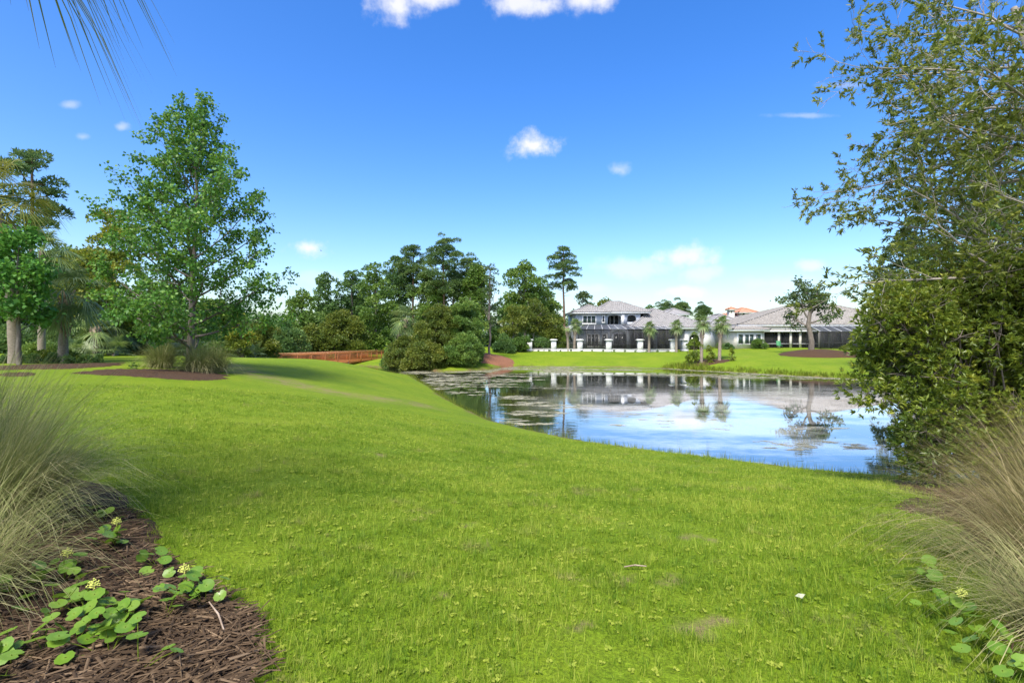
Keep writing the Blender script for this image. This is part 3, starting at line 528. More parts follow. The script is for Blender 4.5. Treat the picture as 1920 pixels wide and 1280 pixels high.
# ------------------------------------------------------------------ garden wall, pillars, fence
def garden_wall():
    pil = [(993,73.5), (1038,73), (1087,72.5), (1141,72), (1200,71.5), (1262,71), (1283,72)]
    wl = empty('garden_wall', (X(1140,72.4), 72.4, -.7), 'low pale retaining wall along the patio of the two-storey house', 'wall')
    a = np.array([X(1000,73.2), 73.3]); b = np.array([X(1262,71.2), 71.3])
    part('wall_body', MB().bar((a[0], a[1], -.55), (b[0], b[1], -.55), .3, .7), M_stone, wl); part('coping', MB().bar((a[0], a[1], -.17), (b[0], b[1], -.17), .42, .07), M_stone, wl)
    ords = ['first', 'second', 'third', 'fourth', 'fifth', 'sixth', 'seventh']
    for i, (px, D) in enumerate(pil):
        x = X(px, D); g0 = h1(x, D)-.1; zt = Z(635.5, D)
        t = empty('stone_pillar', (x, D, g0), 'pale stone pillar with flat cap, %s from the left along the garden wall' % ords[i], 'pillar', 'pillars along the garden wall')
        part('shaft', MB().box(x-.35, x+.35, D-.35, D+.35, g0, zt-.2), M_stone, t); part('base_block', MB().box(x-.43, x+.43, D-.43, D+.43, g0, g0+.35), M_stone, t)
        part('cap', MB().box(x-.52, x+.52, D-.52, D+.52, zt-.2, zt-.07).box(x-.42, x+.42, D-.42, D+.42, zt-.068, zt), M_stone, t)
    for i in range(5):
        (p0, d0), (p1, d1) = pil[i], pil[i+1]; x0, x1 = X(p0,d0)+.4, X(p1,d1)-.4; zb, zt = -.12, .85
        f = empty('iron_fence', (x0, d0, -.14), 'thin black iron fence between the %s and %s stone pillars' % (ords[i], ords[i+1]), 'fence', 'fence runs between pillars')
        for z in (zb+.05, zt): part('rail', MB().bar((x0,d0,z), (x1,d1,z), .03, .03), M_iron, f)
        n = int((x1-x0)/.28); pk = MB().box(-.009, .009, -.009, .009, 0, zt-zb+.05).mesh('picket'); pk.materials.append(M_iron)
        for k in range(1, n):
            t = k/n; o = put('picket', pk, None, f, (t*(x1-x0), t*(d1-d0), zb+.14))
garden_wall()
# ------------------------------------------------------------------ footbridge
def bridge():
    A = np.array([X(512,54), 54.]); B = np.array([X(720,72), 72.]); d = (B-A)/np.linalg.norm(B-A); Lb = np.linalg.norm(B-A); nrm = np.array([d[1], -d[0]])
    if nrm[1] > 0: nrm = -nrm
    zr = Z(664,54); zd = zr-1.12
    b = empty('footbridge', (A[0], A[1], zd), 'long red-brown timber footbridge with baluster railing over the creek', 'bridge')
    pt = lambda t, s, z: (A[0]+d[0]*t+nrm[0]*s, A[1]+d[1]*t+nrm[1]*s, z)
    for s in (1.0, -1.0): part('deck_beam', MB().bar(pt(0,s,zd-.16), pt(Lb,s,zd-.16), .12, .3), M_wood, b)
    pl = MB().bar((-nrm[0]*1.08, -nrm[1]*1.08, 0), (nrm[0]*1.08, nrm[1]*1.08, 0), .16, .04).mesh('deck_plank'); pl.materials.append(M_wood)
    for i in range(int(Lb/.18)): put('deck_plank', pl, None, b, (d[0]*(.1+i*.18), d[1]*(.1+i*.18), .015))
    post = MB().box(-.06, .06, -.06, .06, -.3, 1.08).mesh('post'); post.materials.append(M_wood); bal = MB().box(-.022, .022, -.022, .022, .12, 1.0).mesh('baluster'); bal.materials.append(M_wood)
    for s in (1.14, -1.14):
        part('top_rail', MB().bar(pt(-.1,s,zr), pt(Lb+.1,s,zr), .16, .05), M_woodt, b); part('mid_rail', MB().bar(pt(0,s,zr-.14), pt(Lb,s,zr-.14), .05, .1), M_wood, b); part('low_rail', MB().bar(pt(0,s,zd+.12), pt(Lb,s,zd+.12), .05, .1), M_wood, b)
        n = 9
        for i in range(n+1): t = Lb*i/n; put('post', post, None, b, (d[0]*t+nrm[0]*s, d[1]*t+nrm[1]*s, 0))
        m = int(Lb/.2)
        for i in range(1, m): t = Lb*i/m; put('baluster', bal, None, b, (d[0]*t+nrm[0]*s, d[1]*t+nrm[1]*s, 0))
    for t in (Lb*.3, Lb*.55, Lb*.8, Lb*.97):
        for s in (.95, -.95): q = pt(t, s, 0); part('pile', MB().tube([(q[0],q[1],-3), (q[0],q[1],zd-.02)], .12, 8), M_pile, b)
bridge()
# ------------------------------------------------------------------ foliage helpers
def unit(v): return v/(np.linalg.norm(v, axis=-1, keepdims=True)+1e-9)
def leafset(mb, P, Dv, Ln, Wd, g, tint, fold=.15):      # rhombic folded leaves
    n = len(P); Dv = unit(Dv); S = unit(np.cross(Dv, g.normal(size=(n, 3)))); Nn = np.cross(Dv, S)
    Ln = np.broadcast_to(Ln, (n,))[:, None]; Wd = np.broadcast_to(Wd, (n,))[:, None]
    mid = P+Dv*Ln*.45; tip = P+Dv*Ln-np.array([0, 0, .12])*Ln
    V = np.stack([P, mid+S*Wd/2+Nn*Wd*fold, tip, mid-S*Wd/2+Nn*Wd*fold], 1).reshape(-1, 3)
    mb.add(V, (np.arange(n)[:, None]*4+np.array([0, 1, 2, 3])), tint=np.repeat(np.clip(tint, 0, 1), 4))
def sph(g, n):
    return unit(g.normal(size=(n, 3)))
def lobe_leaves(mb, C, Rr, g, cover=1.6, L=.35, Wd=.2, flat=1., up=.3, tv=.16, shell=(.6, 1.08)):
    C = np.asarray(C, float); Rr = np.asarray(Rr, float); cnt = np.maximum(6, (cover*4*pi*Rr**2*(.4+.6*flat)/(L*Wd*.5)*.5).astype(int))
    idx = np.repeat(np.arange(len(C)), cnt); n = len(idx); d = sph(g, n); d[:, 2] = np.where(d[:, 2] < -.35, -d[:, 2]*.6, d[:, 2])
    rr = Rr[idx]*g.uniform(shell[0], shell[1], n)**.7
    off = d*rr[:, None]; off[:, 2] *= flat; lt = g.normal(.5, tv, len(C))
    dv = d*.8+g.normal(0, .6, (n, 3))+np.array([0, 0, up])
    leafset(mb, C[idx]+off, dv, L*g.uniform(.7, 1.3, n), Wd*g.uniform(.7, 1.3, n), g, lt[idx]+g.normal(0, .16, n))
def profile_lobes(g, base, h, Rm, prof, n, rl):
    t = np.array([p[0] for p in prof]); r = np.array([p[1] for p in prof]); tt = np.linspace(t[0], t[-1], 200); pdf = np.interp(tt, t, r)+.12; pdf /= pdf.sum()
    hs = g.choice(tt, n, p=pdf); rad = np.interp(hs, t, r)*Rm*np.sqrt(g.uniform(.08, 1, n)); az = g.uniform(0, 2*pi, n)
    rs = rl*g.uniform(.6, 1.35, n)*np.clip(.55+.5*np.interp(hs, t, r), .5, 1)
    C = np.stack([base[0]+np.maximum(rad-rs*.55, 0)*np.cos(az), base[1]+np.maximum(rad-rs*.55, 0)*np.sin(az), base[2]+hs*h-rs*.4], 1)
    return C, rs
OVAL = [(.12,.5),(.3,.9),(.5,1.),(.7,.85),(.88,.55),(1,.15)]
ROUND = [(.02,.75),(.2,.95),(.45,1.),(.7,.85),(.88,.6),(1,.2)]
TALL = [(.3,.45),(.45,.8),(.6,1.),(.78,.95),(.92,.6),(1,.2)]
COLUMN = [(.05,.7),(.3,.95),(.55,1.),(.8,.8),(1,.25)]
def ground_pt(px, D, py=None):
    x = X(px, D); return np.array([x, D, h1(x, D)])
def lobe_tree(name, label, px, D, top, hw, prof, mat, n=30, rl=.9, L=.38, Wd=.26, cover=1.5, seed=0, bark=M_bark, tr=.18, cat='tree', group=None, lean=0, limbs=12, flat=.9, crown='crown', stem='trunk', depth=1.):
    g = np.random.default_rng(seed+1000); b = ground_pt(px, D); h = Z(top, D)-b[2]; Rm = hw*D/F
    C, rs = profile_lobes(g, b, h, Rm, prof, n, rl); C[:, 1] = b[1]+(C[:, 1]-b[1])*depth; C[:, 0] += lean*(C[:, 2]-b[2])
    t = empty(name, b-(0, 0, .05), label, cat, group)
    w = MB(); k = np.linspace(0, .93, 9); zz = k*h
    tp = np.stack([b[0]+lean*zz+g.normal(0, .02*h**.5, 9)*(k > 0), b[1]+g.normal(0, .02*h**.5, 9)*(k > 0), b[2]-.1+zz], 1); w.tube(tp, tr*(1-.85*k)+.012, 8)
    for i in g.permutation(n)[:limbs]:
        c = C[i]; s = np.clip((c[2]-b[2])/h*.75, .08, .85); p0 = np.array([np.interp(s, k, tp[:, j]) for j in range(3)]); m = (p0+c)/2+g.normal(0, .08*Rm, 3)-(0, 0, .05*h*0)
        w.tube([p0, m, c], [tr*.38*(1-.6*s), tr*.25, tr*.08], 5)
    part(stem, w, bark, t, True)
    f = MB(); lobe_leaves(f, C, rs, g, cover, L, Wd, flat); part(crown, f, mat, t)
    return t
def pine(name, label, px, D, top, hw, c0, seed, n=16, rl=.8, tr=.2, lean=0, group=None, mat=M_pine, bare=.25):
    g = np.random.default_rng(seed); b = ground_pt(px, D); h = Z(top, D)-b[2]; Rm = hw*D/F; t = empty(name, b-(0, 0, .05), label, 'tree', group)
    w = MB(); k = np.linspace(0, .98, 12); tp = np.stack([b[0]+lean*k*h+g.normal(0, .05, 12)*(k > 0), b[1]+g.normal(0, .05, 12), b[2]-.1+k*h], 1); w.tube(tp, tr*(1-.82*k)+.015, 8)
    C = []; rs = []
    for i in range(n):
        s = c0+(1-c0)*((i+.5)/n); sp = np.interp(s, [c0, c0+.3*(1-c0), c0+.7*(1-c0), 1], [.7, 1, .8, .15]); az = i*2.4+g.uniform(-.5, .5); r = Rm*sp*g.uniform(.55, 1.0)
        p0 = np.array([np.interp(s-.03, k, tp[:, j]) for j in range(3)]); e = p0+np.array([cos(az)*r, sin(az)*r, g.uniform(.05, .45)*r+.2])
        m = (p0+e)/2-(0, 0, .06*r); w.tube([p0, m, e], [tr*.3*(1.2-s), tr*.18, .015], 5); C.append(e); rs.append(rl*g.uniform(.7, 1.2))
        if r > rl*1.2: C.append(m+g.normal(0, .3, 3)+(0, 0, .35)); rs.append(rl*g.uniform(.5, .85))
        for _ in range(2): C.append(e+g.normal(0, .55*rl, 3)); rs.append(rl*g.uniform(.35, .65))
    C.append(tp[-1]); rs.append(rl*.7)
    for i in range(int(8*bare)): s = c0*g.uniform(.6, .98); p0 = np.array([np.interp(s, k, tp[:, j]) for j in range(3)]); az = g.uniform(0, 6.3); w.tube([p0, p0+np.array([cos(az), sin(az), .1])*Rm*.4], [tr*.15, .01], 4)
    part('trunk', w, M_barkp, t, True); f = MB(); lobe_leaves(f, C, np.array(rs), g, 1.35, .36, .12, .62, .5); part('crown', f, mat, t); return t
def shrub(name, label, px, D, top, hw, mat, seed, n=16, rl=None, L=.12, Wd=.07, cover=1.7, prof=ROUND, cat='shrub', group=None, pos=None, h=None, Rm=None, depth=1., flat=.95):
    g = np.random.default_rng(seed+500); b = ground_pt(px, D) if pos is None else np.array([pos[0], pos[1], h1(*pos)]); h = (Z(top, D)-b[2]) if h is None else h; Rm = hw*D/F if Rm is None else Rm; rl = rl or Rm*.38
    C, rs = profile_lobes(g, b, h, Rm, prof, n, rl); C[:, 1] = b[1]+(C[:, 1]-b[1])*depth; t = empty(name, b-(0, 0, .04), label, cat, group); w = MB()
    for i in range(min(n, 9)): w.tube([b+(g.normal(0, .08*Rm), g.normal(0, .08*Rm), -.05), (b+C[i])/2+g.normal(0, .08*Rm, 3), C[i]], [.035*Rm+.006, .025*Rm, .006], 5)
    part('stem', w, M_bark, t); f = MB(); lobe_leaves(f, C, rs, g, cover, L, Wd, flat); part('foliage', f, mat, t); return t
# branching trees seen close by
def grow(g, p, d, Ln, r, lvl, cfg, B, T):
    n = cfg['seg'][lvl]; pts = [np.array(p)]; d = unit(np.array(d, float)); ds = [d]
    for i in range(n):
        d = unit(d+g.normal(0, cfg['wob'][lvl], 3)+np.array([0, 0, cfg['trop'][lvl]])); pts.append(pts[-1]+d*Ln/n); ds.append(d)
    rr = r*(1-np.linspace(0, 1, n+1)*cfg['tap'][lvl]); B.append((np.array(pts), rr, lvl))
    if lvl == len(cfg['seg'])-1: T.append((np.array(pts), np.array(ds))); return
    m = cfg['n'][lvl]; m = max(2, int(round(m*min(1.3, Ln/cfg['ref'][lvl])))) if lvl else m
    for k in range(m):
        t = cfg['t0'][lvl]+(1-cfg['t0'][lvl])*((k+g.uniform(.1, .9))/m); f = t*n; i = min(int(f), n-1); q = pts[i]+(pts[i+1]-pts[i])*(f-i); dd = ds[i+1]
        a = R(cfg['ang'][lvl](t) if callable(cfg['ang'][lvl]) else cfg['ang'][lvl]+g.normal(0, 9)); az = k*2.4+g.uniform(-.6, .6)
        s = unit(np.cross(dd, [.3, .2, .9] if abs(dd[2]) < .9 else [1, 0, 0])); u = np.cross(s, dd); nd = dd*cos(a)+(s*cos(az)+u*sin(az))*sin(a)
        cl = cfg['len'][lvl](t)*g.uniform(.75, 1.15) if callable(cfg['len'][lvl]) else Ln*cfg['len'][lvl]*g.uniform(.6, 1.15)*(1.15-.55*t)
        if cfg.get('dirf') and lvl == 0: nd, cl = cfg['dirf'](g, t, nd, cl)
        grow(g, q, nd, cl, max(.004, rr[i]*cfg['rr'][lvl]), lvl+1, cfg, B, T)
def branch_tree(name, label, base, height, cfg, mat, bark, seed, leaf, per, tr, lean=(0, 0, 1), cat='tree', sides=(10, 5, 3, 3), rosette=0, spread=.12):
    g = np.random.default_rng(seed); B = []; T = []; grow(g, base-(0, 0, .1), lean, height, tr, 0, cfg, B, T); t = empty(name, base-(0, 0, .05), label, cat); w = MB()
    for pts, rr, lv in B: w.tube(pts, np.maximum(rr, .0035), sides[lv])
    part('trunk', w, bark, t, True); f = MB(); P = []; Dv = []; tn = []
    for pts, ds in T:
        lt = g.normal(.5, .14); k = len(pts)-1
        if g.uniform() < cfg.get('bare', 0): continue
        if rosette:
            for u in np.linspace(.35, 1, per):
                i = min(int(u*k), k-1); q = pts[i]+(pts[i+1]-pts[i])*(u*k-i); c = ds[i]*.9+(0, 0, .25)
                P.append(np.repeat(q[None], rosette, 0)+g.normal(0, .01, (rosette, 3))); Dv.append(unit(c)[None]+g.normal(0, .55, (rosette, 3))); tn.append(np.full(rosette, lt)+g.normal(0, .14, rosette))
        else:
            u = g.uniform(.1, 1.02, per)*k; i = np.minimum(u.astype(int), k-1); q = pts[i]+(pts[i+1]-pts[i])*(u-i)[:, None]
            P.append(q+g.normal(0, spread, (per, 3))); Dv.append(ds[i]*.5+g.normal(0, .7, (per, 3))-np.array([0, 0, .25])); tn.append(np.full(per, lt)+g.normal(0, .16, per))
    P = np.concatenate(P); leafset(f, P, np.concatenate(Dv), leaf[0]*g.uniform(.7, 1.25, len(P)), leaf[1]*g.uniform(.75, 1.2, len(P)), g, np.concatenate(tn)); part('crown', f, mat, t); return t
# fan palms
def fan_frond(elev, pet, Rf, n=34, seed=0, droop=.55, wl=.045):
    g = np.random.default_rng(seed); d = np.array([cos(R(elev)), 0, sin(R(elev))]); p = np.zeros(3); pts = [p]
    for i in range(5): d = unit(d-np.array([0, 0, .09*droop*2])); p = p+d*pet/5; pts.append(p)
    mb = MB(); mb.tube(pts, np.linspace(.035, .016, 6)*min(1, pet), 5, tint=.55); t = d; s = np.array([0, 1., 0]); nn = np.cross(t, s); nn = nn if nn[2] > 0 else -nn
    for k, a in enumerate(np.linspace(-128, 128, n)):
        a = R(a+g.normal(0, 2)); dr = cos(a)*t+sin(a)*s+nn*(.25*abs(sin(a))+.05*(k % 2)); dr = unit(dr); L = Rf*(1-.28*(abs(a)/R(128))**2)*g.uniform(.9, 1.08); side = unit(np.cross(dr, nn)+g.normal(0, .05, 3)); u = np.array([0, .35, .7, 1.])
        q = p+dr*(u*L)[:, None]; q[:, 2] -= droop*L*u**2.2*g.uniform(.8, 1.25); wd = np.array([.012, wl, wl*.7, .002])
        V = np.concatenate([q+side*wd[:, None]/2, q-side*wd[:, None]/2]); tn = g.normal(.5, .16); mb.add(V, [(0,1,5,4), (1,2,6,5), (2,3,7,6)], tint=np.clip([tn, tn, tn, tn+.25]*2, 0, 1))
    return mb.mesh('frond')
FR = {}
def frond_set(key, mat, pet, Rf, n, droop, wl):
    if key not in FR:
        FR[key] = []
        for e in (75, 50, 25, 5, -20, -42): 
            me = fan_frond(e, pet, Rf, n, int(e+200), droop, wl); me.materials.append(mat); FR[key].append(me)
    return FR[key]
def palm(name, label, px, D, crown_py, key, n, tr, boots=True, seed=0, base=None, mat=M_palm, pet=.8, Rf=.9, nl=30, droop=.5, wl=.045, group=None, hgt=None, lx=None):
    g = np.random.default_rng(seed); b = ground_pt(px, D) if base is None else np.array([base[0], base[1], h1(*base)]); zt = Z(crown_py, D) if hgt is None else b[2]+hgt; h = zt-b[2]; t = empty(name, b-(0, 0, .05), label, 'palm tree', group)
    k = np.linspace(0, 1, 22); w = MB(); rr = tr*(1.12-.18*k)*(1+.05*np.sin(np.arange(22)*2.1)); rr[0] *= 1.1; lx = g.normal(0, .03)*h if lx is None else lx
    P = np.stack([b[0]+lx*k**2, b[1]+0*k, b[2]-.1+k*(h+.1)], 1); w.tube(P, rr, 12); part('trunk', w, M_palmt, t, True)
    if boots:
        bm = MB(); nb = int(14+h*10*.4)
        for i in range(nb):
            z = b[2]+h*(.38 if boots == 2 else .6)+(h*(.6 if boots == 2 else .38))*i/nb; az = i*2.4; o = np.array([cos(az), sin(az), 0]); q = np.array([b[0]+lx*((z-b[2])/h)**2, b[1], z]); s = np.array([-sin(az), cos(az), 0])*tr*.55; e = q+o*tr*1.55+(0, 0, tr*1.5)
            a0 = q+o*tr*.85; bm.add([a0-s, a0+s, e+s*.45, e-s*.45, a0-s+o*.03-(0,0,.05), a0+s+o*.03-(0,0,.05), e+s*.45+o*.05, e-s*.45+o*.05], [(0,1,2,3), (5,4,7,6), (0,3,7,4), (2,1,5,6), (3,2,6,7)])
        part('boots', bm, M_boot, t)
    fs = frond_set(key, mat, pet, Rf, nl, droop, wl); top = P[-1]-(b-(0, 0, .05))
    for i in range(n):
        e = min(5, int(6*(i+.5)/n)); o = put('frond', fs[e], None, t, tuple(top-(0, 0, .25*tr*e))); o.rotation_euler = (g.normal(0, .12), 0, i*2.4+g.uniform(-.3, .3)); s = g.uniform(.85, 1.15); o.scale = (s, s, s)
    return t
def palmetto(label, px, D, seed, size=1., mat='pm', n=11, group='palmettos at the wood edge'):
    g = np.random.default_rng(seed); b = ground_pt(px, D); t = empty('palmetto', b-(0, 0, .03), label, 'palmetto', group); fs = frond_set(mat, M_palm, .75, .7, 24, .35, .05)
    part('stem', MB().tube([b-(0, 0, .1), b+(0, 0, .25*size)], [.09*size, .06*size], 7), M_boot, t)
    for i in range(n): o = put('frond', fs[i % 4], None, t, (0, 0, .2*size)); o.rotation_euler = (g.normal(0, .1), 0, i*2.4); s = size*g.uniform(.8, 1.2); o.scale = (s, s, s)
    return t
def blades(mb, C, n, Lr, wd, g, sprd=.12, lean=(.2, 1.3), tint=(.5, .2), seg=5, az=None, droop=1.0, bias=None):  # arching grass blades from one crown
    a = g.uniform(0, 2*pi, n) if az is None else az(n); th = g.uniform(lean[0], lean[1], n); L = g.uniform(Lr[0], Lr[1], n)
    o = np.stack([np.cos(a), np.sin(a)], 1); P = np.zeros((n, seg+1, 3)); rt = np.sqrt(g.uniform(0, 1, n))*sprd; P[:, 0, :2] = C[:2]+o*rt[:, None]+g.normal(0, sprd*.3, (n, 2)); P[:, 0, 2] = C[2]-.02
    ph = th*.35; 
    for i in range(seg):
        P[:, i+1, :2] = P[:, i, :2]+o*(np.sin(ph)*L/seg)[:, None]+(0 if bias is None else np.array(bias)[None]*(L/seg*(i/seg))[:, None]); P[:, i+1, 2] = P[:, i, 2]+np.cos(ph)*L/seg; ph = np.minimum(ph+th*droop*1.3/seg*(.4+i/seg*1.3), 2.5)
    s = np.stack([-np.sin(a+g.normal(0, .5, n)), np.cos(a), 0*a], 1); w = wd*np.linspace(1, .15, seg+1)[None, :, None]*g.uniform(.6, 1.3, n)[:, None, None]/2
    V = np.stack([P+s[:, None]*w, P-s[:, None]*w], 2).reshape(-1, 3); base = np.arange(n)[:, None]*2*(seg+1)+np.arange(seg)[None]*2
    Q = np.stack([base, base+1, base+3, base+2], -1).reshape(-1, 4); mb.add(V, Q, tint=np.clip(np.repeat(g.normal(tint[0], tint[1], n), 2*(seg+1)), 0, 1))
def grass_clump(label, pos, n, Lr, wd, mat, seed, sprd=.2, lean=(.2, 1.5), name='ornamental_grass', tint=(.45, .22), group=None, bias=None):
    g = np.random.default_rng(seed); b = np.array([pos[0], pos[1], h1(*pos)]); t = empty(name, b, label, 'grass clump', group); mb = MB(); blades(mb, b, n, Lr, wd, g, sprd, lean, tint, bias=bias); blades(mb, b, n//4, (Lr[0]*.6, Lr[1]*.95), wd*1.1, g, sprd*1.2, (1.2, 2.8), (.85, .15), bias=None, droop=1.3); part('blades', mb, mat, t); return t

# ------------------------------------------------------------------ left garden
maple_env = lambda t: float(np.interp(t, [0, .1, .3, .5, .7, .88, 1], [2.9, 3.2, 3.5, 3.3, 2.6, 1.7, 1.0]))
b = ground_pt(355, 20); hm = Z(166, 20)-b[2]
cfg = dict(seg=[12, 7, 5, 3], wob=[.03, .06, .11, .18], trop=[.02, .045, .04, .0], tap=[.93, .85, .8, .6], n=[50, 8, 7], ref=[1, 3.2, 1.2], t0=[.06, .15, .2], ang=[lambda t: float(np.interp(t, [0, .15, .45, .8, 1], [88, 76, 58, 32, 16])), 34, 42], len=[lambda t: maple_env(t)*1.02, .42, .5], rr=[.42, .5, .55])
branch_tree('maple_tree', 'young maple with upright open crown standing among grass clumps on the lawn', b, hm*.93, cfg, M_maple, M_bark, 11, (.125, .105), 17, .15, (.03, 0, 1), spread=.085)
b = ground_pt(36, 18.6)
cfg2 = dict(seg=[8, 6, 5, 3], wob=[.04, .08, .12, .18], trop=[.02, .03, .03, 0], tap=[.9, .85, .8, .6], n=[30, 8, 6], ref=[1, 2.2, 1.0], t0=[.26, .2, .25], ang=[68, 42, 45], len=[lambda t: float(np.interp(t, [0, .4, .8, 1], [1.0, 1.15, 1.0, .6])), .45, .5], rr=[.42, .5, .55])
branch_tree('bright_maple', 'bright green small maple at the left edge in front of the palms', b, 5.0, cfg2, M_maple2, M_bark, 12, (.16, .14), 17, .085, (-.1, 0, 1), spread=.13)
palm('sabal_palm', 'thick grey palm trunk at the left edge with fronds above the bright maple', 28, 19.6, 365, 'tall', 24, .185, 0, 1, pet=1.2, Rf=1.2, mat=M_palmy, droop=.6, lx=-.9)
palm('sabal_palm', 'slender tall palm rising behind the others at far left', 78, 24, 470, 'mid', 24, .14, 0, 2, pet=.8, Rf=.95, droop=.6)
palm('sabal_palm', 'short palm with criss-cross boots on its trunk beside the shrub bed', 118, 21.5, 548, 'mid', 26, .165, 2, 3, pet=.8, Rf=.95, droop=.6)
palm('sabal_palm', 'leaning low palm in the dark wood edge behind the boxwoods', 180, 31, 615, 'mid', 18, .17, 1, 4)
palm('sabal_palm', 'palm beside the leaning low palm, half hidden by the maple', 208, 33, 622, 'mid', 16, .17, 1, 5)
pine('pine_tree', 'tall pine with flat-topped crown at far left', 60, 45, 283, 62, .60, 21, 17, .85, .28, group='pines')
lobe_tree('sweetgum_tree', 'yellow-green broad tree behind the young maple', 215, 33, 388, 95, OVAL, M_gum, 60, .75, .2, .16, 1.3, 31, M_barkl, .2)
lobe_tree('oak_tree', 'dark tree behind the bright maple at far left', 120, 42, 470, 90, OVAL, M_dark, 40, 1.2, .26, .2, 1.4, 32)
lobe_tree('oak_tree', 'dark rounded tree behind the leaning low palm', 195, 40, 545, 70, ROUND, M_dark, 34, 1.1, .26, .2, 1.5, 33)
lobe_tree('oak_tree', 'dark spreading tree filling the wood edge right of the sweetgum', 300, 42, 540, 75, ROUND, M_dark, 40, 1.1, .26, .2, 1.5, 34)
lobe_tree('oak_tree', 'low mid-green tree behind the young maple trunk', 400, 44, 560, 60, ROUND, M_mid, 36, 1.0, .26, .2, 1.5, 35)
lobe_tree('oak_tree', 'dark tree at the left edge behind the grey palm trunk', 20, 36, 520, 70, ROUND, M_dark, 34, 1.1, .26, .2, 1.5, 36)
shrub('viburnum_shrub', 'dark glossy shrub mass under the sweetgum at the lawn edge', 262, 36, 598, 42, M_dark, 1, 26, L=.16, Wd=.1)
shrub('viburnum_shrub', 'olive shrub at the lawn edge right behind the maple trunk', 335, 40, 600, 40, M_mid, 2, 24, L=.17, Wd=.1)
shrub('yellow_shrub', 'yellow-leaved shrub right of the maple crown', 452, 42, 590, 26, M_gum, 3, 20, L=.17, Wd=.11)
shrub('olive_shrub', 'broad olive bush left of the footbridge', 487, 52, 603, 44, M_olive, 4, 26, L=.2, Wd=.12)
shrub('dark_shrub', 'dark bush behind the left end of the footbridge', 535, 62, 604, 40, M_dark, 5, 26, L=.24, Wd=.14)
shrub('dark_shrub', 'low dark bush between the palmettos and yellow shrub', 425, 48, 612, 44, M_dark, 6, 26, L=.22, Wd=.14)
shrub('dark_shrub', 'dark undergrowth behind the boxwoods', 150, 36, 610, 60, M_dark, 7, 30, L=.18, Wd=.11)
shrub('dark_shrub', 'dark undergrowth at the left edge of the frame', 20, 33, 615, 60, M_dark, 8, 30, L=.18, Wd=.11)
for i, (px, D, s, lb) in enumerate([(140,29,1.0,'palmetto just right of the boots palm'), (213,31,1.0,'palmetto at the wood edge left of the dark glossy shrub'), (300,34,1.0,'palmetto behind the left grass clump'), (345,36,1.1,'palmetto directly behind the maple trunk'), (398,37,1.3,'tall palmetto right of the maple trunk'),
    (455,43,1.2,'palmetto by pale stones left of the footbridge'), (478,44,1.2,'rightmost palmetto by the footbridge approach')]): palmetto(lb, px, D, 60+i, s)
# clipped shrubs in the mulch bed
for i, (px, D, hw, tp, lb) in enumerate([(18,20,24,664,'leftmost dark clipped boxwood by the thick palm trunk'), (60,19.8,17,664,'dark clipped boxwood just right of the thick palm trunk'), (101,19.8,14,664,'clipped boxwood in front of the boots palm'), (128,19.6,12,665,'small clipped boxwood right of the boots palm'), (162,20,12,663,'clipped boxwood second from the bed tip'), (184,20.2,11,663,'clipped boxwood nearest the right tip of the bed')]):
    shrub('boxwood', lb, px, D, tp, hw, M_dark, 20+i, 14, L=.06, Wd=.04, prof=[(.0,.9),(.4,1),(.8,.95),(1,.6)], group='clipped boxwoods')
shrub('clipped_hedge', 'flat-topped pale green hedge behind the left palms', 75, 25, 648, 32, M_mid, 30, 40, .35, L=.09, Wd=.06, prof=[(0,1),(.5,1),(1,.95)], cat='hedge', depth=.5)
shrub('lime_shrub', 'lime green low shrub between the thick and boots palms', 83, 21.8, 657, 18, M_lime, 31, 16, L=.09, Wd=.06); shrub('lime_shrub', 'lime green low shrub right of the boots palm', 134, 22.3, 656, 14, M_lime, 32, 14, L=.09, Wd=.06)
shrub('small_plant', 'small sparse leafy plant on the mulch left of the maple', 253, 18, 680, 10, M_mid, 33, 7, L=.12, Wd=.07, cover=.7, cat='plant')
for i, (px, D, lb) in enumerate([(303,19.3,'rounded green-grey grass clump left of the maple trunk'), (372,18.8,'grass clump in front of the maple trunk'), (402,19.6,'grass clump right of the maple trunk')]):
    grass_clump(lb, (X(px,D), D), 1300, (.75, 1.35), .012, M_muhly, 70+i, .24, (.2, 2.1), tint=(.36, .22), group='grass clumps round the maple')
# ------------------------------------------------------------------ woods across the creek
W_ = [(565,78,545,34,M_mid,ROUND,'mid-green round tree left of the tall wood'),(612,88,512,36,M_dark,COLUMN,'dark tree at the left end of the tall wood'),(660,92,505,34,M_dark,COLUMN,'dark ivy-clad tree second in the tall wood'),
    (705,84,492,42,M_mid,COLUMN,'broad mid-green tree in the middle of the tall wood'),(748,94,478,38,M_dark,TALL,'dark tree behind the sabal palm in the tall wood'),(800,90,500,40,M_mid,COLUMN,'green tree below the tallest pine'),
    (690,100,500,60,M_dark,COLUMN,'dark tree deep in the wood behind the broad green tree'),(850,96,505,50,M_dark,COLUMN,'dark tree deep in the wood right of the tallest pine'),(985,82,488,44,M_mid,TALL,'big leafy tree left of the tall single pine'),(1020,86,545,40,M_mid,ROUND,'lower crown right of the big leafy tree'),
    (945,92,560,50,M_dark,ROUND,'dark tree behind the crepe myrtles'),(640,100,560,70,M_dark,ROUND,'dark understorey tree behind the vine bush'),(760,100,560,60,M_dark,ROUND,'dark understorey tree behind the sabal palm'),(895,88,490,26,M_mid,TALL,'thin leafy tree just left of the slim bank tree')]
for i, (px, D, tp, hw, m, pf, lb) in enumerate(W_): lobe_tree('wood_tree', lb, px, D, tp, hw, pf, m, 66, 1.0, .40, .26, 1.15, 80+i, tr=.25, group='trees of the tall wood')
pine('pine_tree', 'tallest pine of the wood across the creek', 832, 88, 449, 42, .45, 41, 22, 1.15, .28, group='pines')
